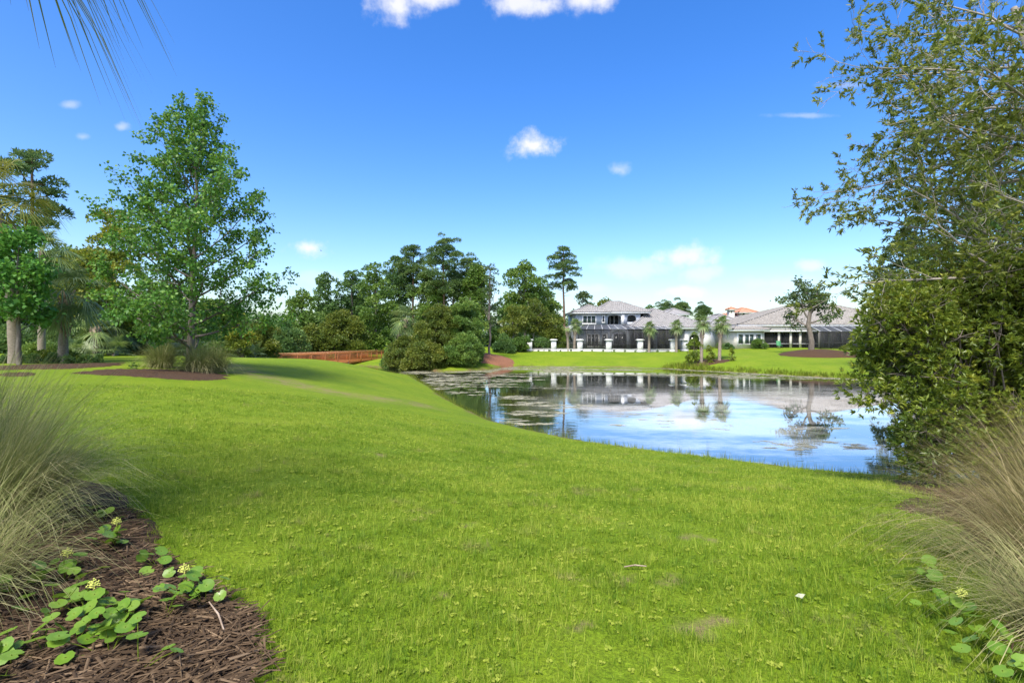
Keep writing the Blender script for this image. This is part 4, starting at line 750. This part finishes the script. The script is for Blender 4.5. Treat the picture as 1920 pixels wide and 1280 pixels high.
pine('pine_tree', 'pine with layered crown just left of the tallest pine', 775, 92, 462, 36, .5, 42, 19, 1.15, .26, group='pines')
pine('pine_tree', 'pine at the right shoulder of the wood', 876, 92, 486, 28, .5, 43, 16, 1.2, .22, group='pines')
pine('pine_tree', 'tall single pine with bare trunk left of the two-storey house', 1058, 86, 463, 33, .56, 44, 17, 1.0, .24, lean=-.012, group='pines')
lobe_tree('slim_tree', 'slim sparse tree with bare trunk on the pine straw bank', 918, 62, 489, 25, [(.35,.5),(.6,1),(.85,.8),(1,.3)], M_oak, 34, .5, .26, .17, .55, 99, tr=.14, limbs=26)
shrub('vine_bush', 'domed vine-covered bush behind the footbridge', 645, 76, 583, 52, M_olive, 41, 44, 1.2, L=.3, Wd=.2, prof=[(0,1),(.4,.98),(.75,.8),(1,.35)]); shrub('olive_shrub', 'lower olive bush left of the vine bush', 580, 72, 612, 50, M_olive, 42, 34, 1.2, L=.3, Wd=.2)
for i, (px, D, tp, hw, m, lb) in enumerate([(760,57,632,38,M_olive,'left olive bush of the clump at the creek mouth'), (822,57,572,48,M_olive,'tall rusty-olive bush in the clump at the creek mouth'), (868,58,560,42,M_mid,'light green tree-like bush right in the creek mouth clump'), (800,54.6,640,46,M_olive,'low dark bush at the water in the creek mouth clump'), (868,55.5,628,44,M_mid,'low bush at the water right in the creek mouth clump'), (740,59,650,24,M_mid,'small bush beside the right end of the footbridge')]):
    shrub('waterside_bush', lb, px, D, tp, hw, m, 50+i, 95, .6, L=.2, Wd=.11, group='bushes at the creek mouth')
lobe_tree('wood_tree', 'pale green young tree rising out of the creek mouth clump', 880, 60, 548, 36, OVAL, M_mid, 36, .9, .3, .2, 1.2, 120, tr=.14)
palm('sabal_palm', 'bushy sabal palm between the tall wood and the creek mouth clump', 762, 66, 598, 'wood', 26, .22, 1, 9, pet=1.2, Rf=1.35, nl=26, wl=.09)
for i, (px, D, tp, hw, lb) in enumerate([(962,74,575,30,'leftmost multi-stemmed crepe myrtle'), (1000,76,560,36,'tall multi-stemmed crepe myrtle'), (1035,76,590,28,'crepe myrtle nearest the two-storey house')]):
    t = lobe_tree('crepe_myrtle', lb, px, D, tp, hw, [(.35,.6),(.6,1),(.85,.8),(1,.4)], M_olive, 34, .8, .28, .16, .9, 130+i, M_barkl, .09, group='crepe myrtles', limbs=24)
for i, (px, D, tp, hw, lb) in enumerate([(945,70,628,20,'round dark shrub at the left end of the far lawn'), (975,72,630,24,'green shrub under the leftmost crepe myrtle'), (1015,75,636,26,'pale palm-like shrub behind the second pillar'), (1050,77,615,24,'dark shrub mass left of the pool cage')]): shrub('garden_shrub', lb, px, D, tp, hw, M_mid if i % 2 else M_dark, 70+i, 24, L=.22, Wd=.13)
for i, (px, D, tp, hw, m, lb) in enumerate([(1093,105,548,24,M_oak,'open-crowned tree behind the left end of the two-storey roof'), (1133,112,557,20,M_olive,'olive tree top behind the two-storey roof'), (1218,125,573,16,M_dark,'small dark tree top right of the two-storey roof peak')]): lobe_tree('roofline_tree', lb, px, D, tp, hw, TALL, m, 30, 1.2, .4, .28, .9, 140+i, group='trees behind the houses')
for i, (px, D, tp, hw, lb) in enumerate([(1250,130,570,24,'left pine of the pair above the grey wing roof'), (1278,132,570,18,'right pine of the pair above the grey wing roof'), (1317,135,577,12,'lone small pine top right of the wing roof')]): pine('far_pine', lb, px, D, tp, hw, .55, 150+i, 12, 1.3, .25, group='far pines')
def woods_band():
    g = np.random.default_rng(77); n = 950; px = g.uniform(-900, 2800, n); D = g.uniform(140, 190, n); x = X(px, 150)*D/150; h = np.interp(px, [0, 500, 900, 1300, 1700, 2800], [13, 9, 9, 7.2, 9, 9])*g.uniform(.55, 1.05, n)
    C = np.stack([x, D, h*g.uniform(.3, .85, n)], 1); mb = MB(); lobe_leaves(mb, C, g.uniform(1.6, 3.0, n), g, .6, 1.1, .8); struct('distant_woods', mb.mesh('distant_woods'), M_dark, 'stuff', 'dark line of far woods along the horizon')
woods_band()
# ------------------------------------------------------------------ gardens of the houses
def small_palm(label, px, D, cr, seed, bare=False): return palm('young_palm', label, px, D, cr, 'young', 20 if not bare else 4, .17, 1, seed, pet=.5, Rf=.8, nl=18, wl=.09, group='young palms by the houses')
for i, (px, D, c, lb) in enumerate([(1065,72.8,613,'nearly leafless palm left of the pool cage'), (1077,73,608,'thin palm at the left corner of the pool cage'), (1217,70.8,613,'young palm in front of the pool cage right of the fifth pillar'), (1268,70,610,'young palm beside the sixth pillar'), (1315,57.3,603,'taller of the two island palms'), (1349,57.2,606,'shorter of the two island palms')]): small_palm(lb, px, D, c, 160+i, i == 0)
for i, (px, D, tp, hw, m, lb) in enumerate([(1303,57.5,622,15,M_lime,'yellow-green feathery shrub at the foot of the taller island palm'), (1293,57,642,10,M_lime,'low pale shrub at the left of the palm island'), (1331,56.8,647,9,M_gum,'golden low shrub between the island palms'), (1372,56.6,652,6,M_gum,'small reddish shrub right of the island palms'), (1425,73.4,636,16,M_mid,'rounded bright shrub at the sunroom corner'), (1365,74,644,11,M_dark,'dark clipped shrub left of the sunroom'), (1360,80,618,14,M_dark,'dark small tree before the pale annex'), (1590,70.5,648,14,M_olive,'grey-green low shrub by the right pool cage')]): shrub('garden_shrub', lb, px, D, tp, hw, m, 90+i, 18, L=.16, Wd=.09)
lobe_tree('ornamental_tree', 'small sparse tree inside the pool cage', 1243, 76.5, 622, 10, TALL, M_olive, 18, .35, .2, .12, .7, 160, tr=.05)
for i, px in enumerate(np.linspace(1010, 1252, 13)): shrub('wall_shrub', '%s tiny dark shrub from the left in the row before the low garden wall' % 'first second third fourth fifth sixth seventh eighth ninth tenth eleventh twelfth thirteenth'.split()[i], px, 73.4-i*.17-.6, 655.5, 2.6, M_dark, 110+i, 6, L=.1, Wd=.06, group='row of tiny shrubs before the garden wall')
oc = dict(seg=[6, 6, 5, 3], wob=[.12, .16, .18, .2], trop=[.02, .04, .03, .02], tap=[.55, .75, .8, .6], n=[9, 6, 5], ref=[1, 3, 1.3], t0=[.42, .25, .25], ang=[52, 46, 46], len=[lambda t: float(np.interp(t, [.4, .7, 1], [2.9, 3.2, 2.8])), .5, .5], rr=[.5, .5, .5])
bo = ground_pt(1521, 61); bo[2] += .7
branch_tree('live_oak', 'open-crowned live oak with forked trunk on the mulch mound', bo, 6.3, oc, M_oak, M_bark, 18, (.34, .2), 12, .34, (.04, 0, 1), spread=.2)
def patio_chair():
    x, y = X(1462,76), 76.; z0 = -.19; t = empty('lounge_chair', (x, y, z0), 'green chair on the screened lanai of the beige house', 'chair')
    part('seat', MB().box(x-.3, x+.3, y-.3, y+.25, z0+.4, z0+.48), M_green, t); part('backrest', MB().add([(x-.32,y+.25,z0+.45),(x+.32,y+.25,z0+.45),(x+.32,y+.4,z0+1.15),(x-.32,y+.4,z0+1.15),(x-.32,y+.31,z0+.45),(x+.32,y+.31,z0+.45),(x+.32,y+.46,z0+1.15),(x-.32,y+.46,z0+1.15)], [(0,1,2,3),(5,4,7,6),(3,2,6,7),(0,3,7,4),(1,5,6,2)]), M_green, t)
    for sx in (-.27, .27):
        for sy in (-.26, .22): part('leg', MB().box(x+sx-.02, x+sx+.02, y+sy-.02, y+sy+.02, z0, z0+.4), M_dk, t)
patio_chair()
# tall grass along the far bank
def bank_grass():
    g = np.random.default_rng(5); mb = MB()
    seg = [(POND[i], POND[i+1]) for i in range(26, 32)]
    for a, c in seg:
        Ls = np.linalg.norm(c-a)
        for k in range(int(Ls*26)):
            p = a+(c-a)*g.uniform(); nrm = np.array([(c-a)[1], -(c-a)[0]])/Ls; nrm = nrm if pond_sd(np.array([p[0]+nrm[0]]), np.array([p[1]+nrm[1]]))[0] > 0 else -nrm; q = p+nrm*abs(g.normal(0, .8)); hh = (.55 if np.hypot(q[0]-18.5, q[1]-55.5) < 2.6 else .28)
            blades(mb, (q[0], q[1], h1(q[0], q[1])), 5, (hh*.6, hh*1.5), .05, g, .12, (.1, .8), (.45, .22), 2)
    for a, c, dn in [(POND[i], POND[i+1], 16) for i in range(0, 11)]+[(POND[22], POND[23], 12), (POND[23], POND[24], 12)]:
        Ls = np.linalg.norm(c-a)
        for k in range(int(Ls*dn)):
            p = a+(c-a)*g.uniform(); q = p+g.normal(0, .12, 2); sd = pond_sd(q[:1], q[1:])[0]
            blades(mb, (q[0], q[1], max(ZW-.02, h1(q[0], q[1]))), 5, (.08, .26), .012, g, .08, (.1, .9), (.45, .25), 2)
    for px, py in ((1330,870), (1326,868), (1357,872), (1273,855), (1275,853)):
        x, y = onw(px, py-8); blades(mb, (x, y, ZW), 3, (.45, .75), .008, g, .03, (.02, .15), (.4, .2), 3)
    struct('bank_grass', mb.mesh('bank_grass'), M_reed, 'stuff', 'taller unmown grass along the pond shore')
bank_grass()
# ------------------------------------------------------------------ right bank: shrubs and overhanging tree
def rosette_shrub(name, label, lobes, mat, seed, L=.10, Wd=.026, per=9, dens=55, base=None):
    g = np.random.default_rng(seed); C = np.array([l[:3] for l in lobes]); Rr = np.array([l[3] for l in lobes]); b = np.array([base[0], base[1], h1(*base)]); t = empty(name, b-(0, 0, .04), label, 'shrub'); w = MB()
    for i in range(len(C)):
        m = (b+C[i])/2+g.normal(0, .15, 3); w.tube([b+(g.normal(0, .12), g.normal(0, .12), -.05), m, C[i]], [.035, .022, .008], 5)
        for _ in range(7): e = C[i]+sph(g, 1)[0]*Rr[i]*.95; w.tube([C[i], (C[i]+e)/2+g.normal(0, .05, 3), e], [.009, .006, .003], 4)
    part('stem', w, M_bark, t); cnt = (dens*4*pi*Rr**2).astype(int); idx = np.repeat(np.arange(len(C)), cnt); n = len(idx); d = sph(g, n); P = C[idx]+d*(Rr[idx]*g.uniform(.55, 1.1, n))[:, None]
    keep = P[:, 2] > H(P[:, 0], P[:, 1])+.08; P = P[keep]; d = d[keep]; idx = idx[keep]; n = len(P); lt = g.normal(.46, .13, len(C)); ax = unit(d*.8+np.array([0, 0, .65])+g.normal(0, .3, (n, 3))); rt = lt[idx]+g.normal(0, .14, n)
    f = MB(); leafset(f, np.repeat(P, per, 0), np.repeat(ax, per, 0)+g.normal(0, .5, (n*per, 3)), L*g.uniform(.65, 1.25, n*per), Wd*g.uniform(.8, 1.2, n*per), g, np.repeat(rt, per)+g.normal(0, .1, n*per)); part('foliage', f, mat, t)
g = np.random.default_rng(9); lob = []
for _ in range(185):
    px = g.uniform(1620, 2060); py = g.uniform(480, 880); D = g.uniform(8.2, 10.4); e = ((px-1880)/255)**2+((py-690)/225)**2
    if e < 1 and not (px < 1700 and py > 770): x = X(px, D); lob.append((x, D, max(Z(py, D), h1(x, D)+.25), g.uniform(.3, .55)))
for px, py, D in ((1660,575,9), (1648,640,9), (1665,690,9), (1720,540,9), (1780,510,9.2), (1700,620,8.6), (1690,700,8.8), (1745,580,8.4), (1860,500,9.3)): lob.append((X(px, D), D, Z(py, D), .36))
rosette_shrub('wax_myrtle', 'large olive-green wax myrtle on the right bank overhanging the pond', lob, M_myrtle, 3, base=(X(1880,9.4), 9.4), L=.10, Wd=.027, dens=44)
lob = [(X(px, D), D, max(Z(py, D), h1(X(px, D), D)+.15), r) for px, py, D, r in ((1720,800,9.6,.3), (1760,810,9.4,.34), (1700,830,9.6,.24), (1790,840,9.2,.34), (1740,850,9.3,.28), (1800,800,9.3,.3), (1690,815,9.8,.16), (1760,880,8.9,.26), (1715,905,9,.2))]
rosette_shrub('marsh_elder', 'small bright green shrub at the water edge below the wax myrtle', lob, M_lime, 4, L=.075, Wd=.03, dens=75, base=(X(1760,9.3), 9.3))
def lean_left(g, t, nd, cl):
    nd = np.array([nd[0], nd[1]*.8, abs(nd[2])*.55+.12]); return unit(nd), cl
rc = dict(seg=[8, 8, 6, 4], wob=[.06, .10, .15, .2], trop=[.0, .015, .01, .0], tap=[.7, .85, .85, .7], n=[54, 13, 10], ref=[1, 4.0, 1.5], t0=[.25, .15, .15], ang=[70, 42, 45], len=[lambda t: float(np.interp(t, [.2, .5, .8, 1], [3.7, 4.0, 3.4, 2.6])), .42, .42], rr=[.38, .45, .5], dirf=lean_left, bare=.22)
br = np.array([10.6, 8.6, h1(10.6, 8.6)])
branch_tree('overhanging_tree', 'grey-twigged tree overhanging from the upper right with sparse olive leaves', br, 9.2, rc, M_over, M_twig, 23, (.11, .032), 4, .17, (-.05, .02, 1), rosette=7)
lobe_tree('cedar_tree', 'dark feathery tree beyond the wax myrtle on the far right bank', 1712, 45, 415, 72, OVAL, M_oak, 60, .9, .3, .14, 1.0, 171, tr=.25)
lobe_tree('cedar_tree', 'dark green tree behind the wax myrtle at the right edge', 1850, 40, 330, 110, ROUND, M_dark, 70, 1.2, .3, .18, 1.3, 172, tr=.28)
# ------------------------------------------------------------------ foreground: grasses, weeds, mulch chips
grass_clump('big arching muhly grass filling the lower left edge', (-3.9, 3.75), 2900, (.7, 1.35), .006, M_muhly, 81, .30, (.25, 2.1), bias=(.25, .1))
grass_clump('second muhly grass behind the big one at the left edge', (-5.5, 5.1), 2000, (.7, 1.35), .007, M_muhly, 82, .3, (.2, 1.9), bias=(.25, .05))
grass_clump('low muhly grass in the lower left corner over the mulch', (-3.0, 2.6), 1100, (.5, 1.0), .005, M_muhly, 83, .22, (.5, 2.3), tint=(.55, .22))
grass_clump('tall tan muhly grass at the right edge below the wax myrtle', (5.45, 4.9), 2800, (.8, 1.45), .006, M_muhlyr, 84, .30, (.2, 1.8), tint=(.42, .22), bias=(-.15, 0))
grass_clump('drooping muhly grass at the right edge nearer the camera', (3.8, 3.5), 2000, (.65, 1.3), .0055, M_muhlyr, 85, .26, (.6, 2.4), tint=(.45, .25), bias=(-.4, .1))
grass_clump('flattened muhly grass in the lower right corner', (2.9, 2.55), 900, (.45, .9), .005, M_muhly, 86, .22, (.7, 2.4), tint=(.6, .22), bias=(-.3, .1))
def in_poly(x, y, P):
    P = np.array(P); ins = np.zeros(len(x), bool)
    for a, c in zip(P, np.roll(P, -1, 0)): k = (a[1] > y) != (c[1] > y); ins ^= k & (x < (c[0]-a[0])*(y-a[1])/(c[1]-a[1]+1e-12)+a[0])
    return ins
def chips():
    g = np.random.default_rng(6); x = np.concatenate([g.uniform(-3.6, -.9, 16000), g.uniform(1.9, 6.5, 9000)]); y = np.concatenate([g.uniform(1.2, 4.2, 16000), g.uniform(1.6, 9, 9000)]); k = in_poly(x, y, BED_L) | in_poly(x, y, BED_R); x, y = x[k], y[k]; n = len(x)
    z = H(x, y)+.03+g.uniform(.0, .022, n); a = g.normal(.35, .75, n); d = np.stack([np.cos(a), np.sin(a), g.normal(0, .18, n)], 1); s = np.stack([-np.sin(a), np.cos(a), g.normal(0, .35, n)], 1); L = g.gamma(3, .016, n)[:, None]+.012; w = g.uniform(.0025, .007, n)[:, None]; P = np.stack([x, y, z], 1); u = np.array([0, 0, .004])
    V = np.stack([P-d*L-s*w, P+d*L-s*w*.6, P+d*L+s*w*.6, P-d*L+s*w, P-d*L*.9+u, P+d*L*.9+u], 1).reshape(-1, 3); B = np.arange(n)[:, None]*6
    mb = MB(); mb.add(V, np.concatenate([B+np.array([0,1,5,4]), B+np.array([4,5,2,3])]), tint=np.repeat(np.clip(g.normal(.4, .22, n), 0, 1), 6)); struct('mulch_chips', mb.mesh('mulch_chips'), M_chip, 'stuff', 'shredded brown bark mulch')
chips()
def pennyworts():
    g = np.random.default_rng(8)
    def leafmesh(i):
        n = 18; th = np.arange(n)*2*pi/n; r = 1+.05*np.sin(th*9+i); r[0] = .55; V = [[0, 0, -.10]]; V += [[.5*r[k]*cos(th[k]), .5*r[k]*sin(th[k]), -.02] for k in range(n)]; V += [[r[k]*cos(th[k]), r[k]*sin(th[k]), .03*sin(th[k]*3+i)] for k in range(n)]
        T = [(0, 1+k, 1+(k+1) % n) for k in range(n)]; Q = [(1+k, 1+n+k, 1+n+(k+1) % n, 1+(k+1) % n) for k in range(n)]; me = mkmesh('leaf', V, Q, T, {'tint': np.concatenate([[.9], np.full(n, .45+.12*i), np.full(n, .5+.1*i)])}, True); me.materials.append(M_weed); return me
    LM = [leafmesh(i) for i in range(4)]; fl = MB()
    for _ in range(60): p = sph(g, 1)[0]*.028*g.uniform(.4, 1); fl.add([p+(.005,0,0), p+(-.003,.004,0), p+(-.003,-.004,0), p+(0,0,.006)], None, [(0,1,3),(1,2,3),(2,0,3)])
    fm = fl.mesh('flower_head'); fm.materials.append(M_flower)
    plants = [(25,1130,5,0,'pennywort at the left edge under the muhly grass'),(105,1160,6,0,'pennywort sprig in the shade of the muhly at left'),(120,1100,7,1,'flowering pennywort below the muhly at left'),(165,1170,9,1,'leafiest flowering pennywort on the mulch'),(215,1195,8,0,'pennywort with round glossy leaves at the centre of the mulch'),(250,1180,6,0,'pennywort right of the leafiest one'),(205,1235,4,0,'pair of round pennywort leaves low on the open mulch'),(140,1215,4,0,'pennywort below the leafiest one'),(300,1075,6,0,'pennywort at the lawn edge above the mulch'),(350,1125,8,1,'flowering pennywort at the right edge of the mulch'),(385,1140,5,0,'pennywort straggling into the lawn right of the mulch'),(310,1165,3,0,'small pennywort in the middle of the mulch'),(20,1255,6,0,'pennywort in the lower left corner'),(85,1235,3,0,'single pennywort leaf near the lower left corner'),(260,1265,3,0,'tiny pennywort at the bottom edge'),(220,1030,7,1,'pennywort among muhly blades at the lawn edge'),(195,985,6,0,'pennywort under the muhly tips'),
        (1780,1170,6,1,'flowering pennywort in the lower right grass'),(1830,1215,7,0,'broad-leaved pennywort in the lower right corner'),(1760,1110,5,0,'pennywort among the drooping right muhly'),(1850,1265,5,0,'yellowing pennywort at the bottom right'),(1790,1050,4,0,'pennywort below the tall tan muhly')]
    for px, py, n, f, lb in plants:
        D = 1.5*F/(py-HOR)
        for _ in range(4): D = (CAMZ-h1(X(px, D), D))*F/(py-HOR)
        b = np.array([X(px, D), D, h1(X(px, D), D)+.03]); t = empty('pennywort', b, lb, 'weed', 'pennyworts'); st = MB()
        for i in range(int(n*1.6)):
            o = np.array([g.normal(0, .085), g.normal(0, .075), g.uniform(.035, .13)]); s = g.uniform(.026, .044); st.tube([b-(0, 0, .02), b+o*(.6, .6, .6), b+o], [.0025, .002, .002], 4)
            l = put('leaf', LM[int(g.integers(4))], None, t, tuple(o)); l.scale = (s, s, s); l.rotation_euler = (g.normal(-.25, .3), g.normal(0, .3), g.uniform(0, 6.3))
        if f: h = put('flower_head', fm, None, t, (g.normal(0, .03), g.normal(0, .03), .16)); st.tube([b, b+(0, 0, .15)], .0025, 4)
        part('stalks', st, M_reed, t)
pennyworts()
def sticks():
    def at(px, py):
        D = 1.5*F/(py-HOR)
        for _ in range(4): D = (CAMZ-h1(X(px, D), D))*F/(py-HOR)
        return np.array([X(px, D), D, h1(X(px, D), D)])
    a, c = at(392,1160)+(0,0,.09), at(421,1203)+(0,0,.05); tag(put('twig', MB().tube([a, (a+c)/2+(.01,0,.01), c], [.003,.005,.004], 6).mesh('twig'), M_boot), 'short orange-brown twig stuck in the mulch edge', 'twig')
    a, c = at(1170,1070)+(0,0,.03), at(1212,1069)+(0,0,.03); tag(put('twig', MB().tube([a, (a+c)/2+(0,.01,.005), c], [.004,.006,.004], 6).mesh('twig'), M_boot), 'thin dry twig lying on the open lawn', 'twig')
    a, c = at(450,1168)+(0,0,.03), at(503,1176)+(0,0,.03); k = np.linspace(0, 1, 9)[:, None]; P = a+(c-a)*k; tag(put('bark_piece', MB().tube(P, [.004,.014,.018,.015,.019,.016,.013,.012,.004], 7).mesh('bark_piece', True), M_mulch), 'dark crumbly bark piece at the mulch corner', 'bark')
    a = at(1500,1132)+(0,0,.045); tag(put('fallen_leaf', mkmesh('fallen_leaf', [a+(-.03,0,.004), a+(0,-.022,.0), a+(.034,.004,.012), a+(.004,.026,.006), a+(0,0,-.004)], None, [(0,1,4),(1,2,4),(2,3,4),(3,0,4)]), M_pale), 'pale curled leaf lying on the lawn at right', 'leaf')
sticks()
def bird():
    c = W(602, 470, 110); t = empty('bird', c, 'tiny dark bird flying before the small cloud at left', 'bird'); part('body', MB().tube([c+(-.16,0,-.02), c+(-.05,0,0), c+(.08,0,.01), c+(.18,0,.03)], [.01,.05,.05,.01], 6), M_terra, t)
    for s in (-1, 1): part('wing', MB().add([c+(.06,0,.02), c+(-.06,0,.02), c+(-.05,s*.2,.1), c+(.05,s*.2,.12), c+(-.08,s*.45,.06)], None, [(0,1,2),(0,2,3),(3,2,4)]), M_terra, t)
bird()
def overhead_palm():                        # stands left of the camera, only its drooping fronds reach the picture
    t = palm('sabal_palm', 'palm just out of the frame whose drooping frond tips hang in at upper left', 0, 3, 0, 'over', 0, .2, 1, 6, base=(-4.6, 2.9), hgt=5.2); top = np.array([0, 0, 5.25])
    me = [fan_frond(e, 1.25, 1.15, 34, 40+i, .75, .028) for i, e in enumerate((40, 15, -5))]
    for m in me: m.materials.append(M_palmy)
    g = np.random.default_rng(4)
    for i in range(1, 11): o = put('frond', me[i % 3], None, t, tuple(top)); o.rotation_euler = (g.normal(0, .1), 0, i*2.4+.35)
    for e, az in ((1, .66), (2, .42)): o = put('frond', me[e], None, t, tuple(top)); o.rotation_euler = (g.normal(0, .08), 0, az)
overhead_palm()
# ------------------------------------------------------------------ lawn grass (stuff): tufts of blades set on the turf
def tuft(seed, n, Lr, w, broad=0):
    g = np.random.default_rng(seed); mb = MB(); blades(mb, np.zeros(3), n, Lr, w, g, .05, (.1, 1.25), (.5, .25), 3)
    for _ in range(broad): c = g.normal(0, .04, 3); c[2] = g.uniform(.012, .03); leafset(mb, np.repeat(c[None], 3, 0), np.stack([np.cos(np.arange(3)*2.1), np.sin(np.arange(3)*2.1), np.full(3, .15)], 1), .02, .017, g, np.full(3, .75))
    me = mb.mesh('turf_tuft'); me.materials.append(M_grass); return me
def lawn_grass():
    hid = bpy.data.collections.new('turf_tufts')
    for i, (n, Lr, w, br) in enumerate([(18,(.035,.07),.0042,0), (18,(.03,.065),.0042,0), (14,(.045,.095),.0045,0), (18,(.03,.05),.004,1)]): o = bpy.data.objects.new('turf_tuft', tuft(i, n, Lr, w, br)); hid.objects.link(o)
    g = np.random.default_rng(12); P = []; S = []
    for r0, r1, dn, s in ((1.2, 4, 640, 1.0), (4, 7, 360, 1.1), (7, 11, 200, 1.2), (11, 17, 75, 1.3)):
        a0, a1 = R(-52), R(52); n = int(dn*(r1*r1-r0*r0)/2*(a1-a0)); r = np.sqrt(g.uniform(r0*r0, r1*r1, n)); a = g.uniform(a0, a1, n); P.append(np.stack([r*np.sin(a), r*np.cos(a)], 1)); S.append(np.full(n, s)*g.uniform(.7, 1.25, n))
    P = np.concatenate(P); S = np.concatenate(S); sd = pond_sd(P[:, 0], P[:, 1]); k = (sd > .05) & ~in_poly(P[:, 0], P[:, 1], BED_L) & (~in_poly(P[:, 0], P[:, 1], BED_R) | (g.uniform(size=len(P)) < .3))
    for bp in BEDS[2:]: k &= ~in_poly(P[:, 0], P[:, 1], bp)
    # thin, worn spots
    wv = np.sin(P[:, 0]*1.9+1.3*np.sin(P[:, 1]*1.1))+np.sin(P[:, 1]*2.3+1.7*np.sin(P[:, 0]*.9)+2); k &= (wv < 1.55) | (g.uniform(size=len(P)) < .35)
    for c, rr in SPOTS: k &= (np.hypot(P[:, 0]-c[0]+.05*np.sin(P[:, 1]*31), (P[:, 1]-c[1])*1.2+.04*np.sin(P[:, 0]*27)) > rr*g.uniform(.3, 1.3, len(P)))
    P = P[k]; S = S[k]; V = np.column_stack([P, H(P[:, 0], P[:, 1])]); me = bpy.data.meshes.new('lawn_grass'); me.vertices.add(len(V)); me.vertices.foreach_set('co', V.ravel()); at = me.attributes.new('sc', 'FLOAT', 'POINT'); at.data.foreach_set('value', S.astype(np.float32)); me.materials.append(M_grass)
    o = bpy.data.objects.new('lawn_grass', me); COL.objects.link(o); o['kind'] = 'stuff'; o['label'] = 'short mown green lawn grass'
    ng = bpy.data.node_groups.new('turf', 'GeometryNodeTree'); ng.interface.new_socket('Geometry', in_out='INPUT', socket_type='NodeSocketGeometry'); ng.interface.new_socket('Geometry', in_out='OUTPUT', socket_type='NodeSocketGeometry'); N = ng.nodes; L = ng.links
    i_ = N.new('NodeGroupInput'); o_ = N.new('NodeGroupOutput'); ip = N.new('GeometryNodeInstanceOnPoints'); ci = N.new('GeometryNodeCollectionInfo'); ci.inputs[0].default_value = hid; ci.inputs['Separate Children'].default_value = True; ci.inputs['Reset Children'].default_value = True
    rv = N.new('FunctionNodeRandomValue'); rv.data_type = 'FLOAT_VECTOR'; rv.inputs[0].default_value = (-.15, -.15, 0); rv.inputs[1].default_value = (.15, .15, 6.283); na = N.new('GeometryNodeInputNamedAttribute'); na.data_type = 'FLOAT'; na.inputs[0].default_value = 'sc'
    L.new(i_.outputs[0], ip.inputs['Points']); L.new(ci.outputs[0], ip.inputs['Instance']); ip.inputs['Pick Instance'].default_value = True; L.new(rv.outputs[0], ip.inputs['Rotation']); L.new(na.outputs[0], ip.inputs['Scale']); L.new(ip.outputs[0], o_.inputs[0])
    md = o.modifiers.new('turf', 'NODES'); md.node_group = ng
    print('tufts', len(V))
lawn_grass()
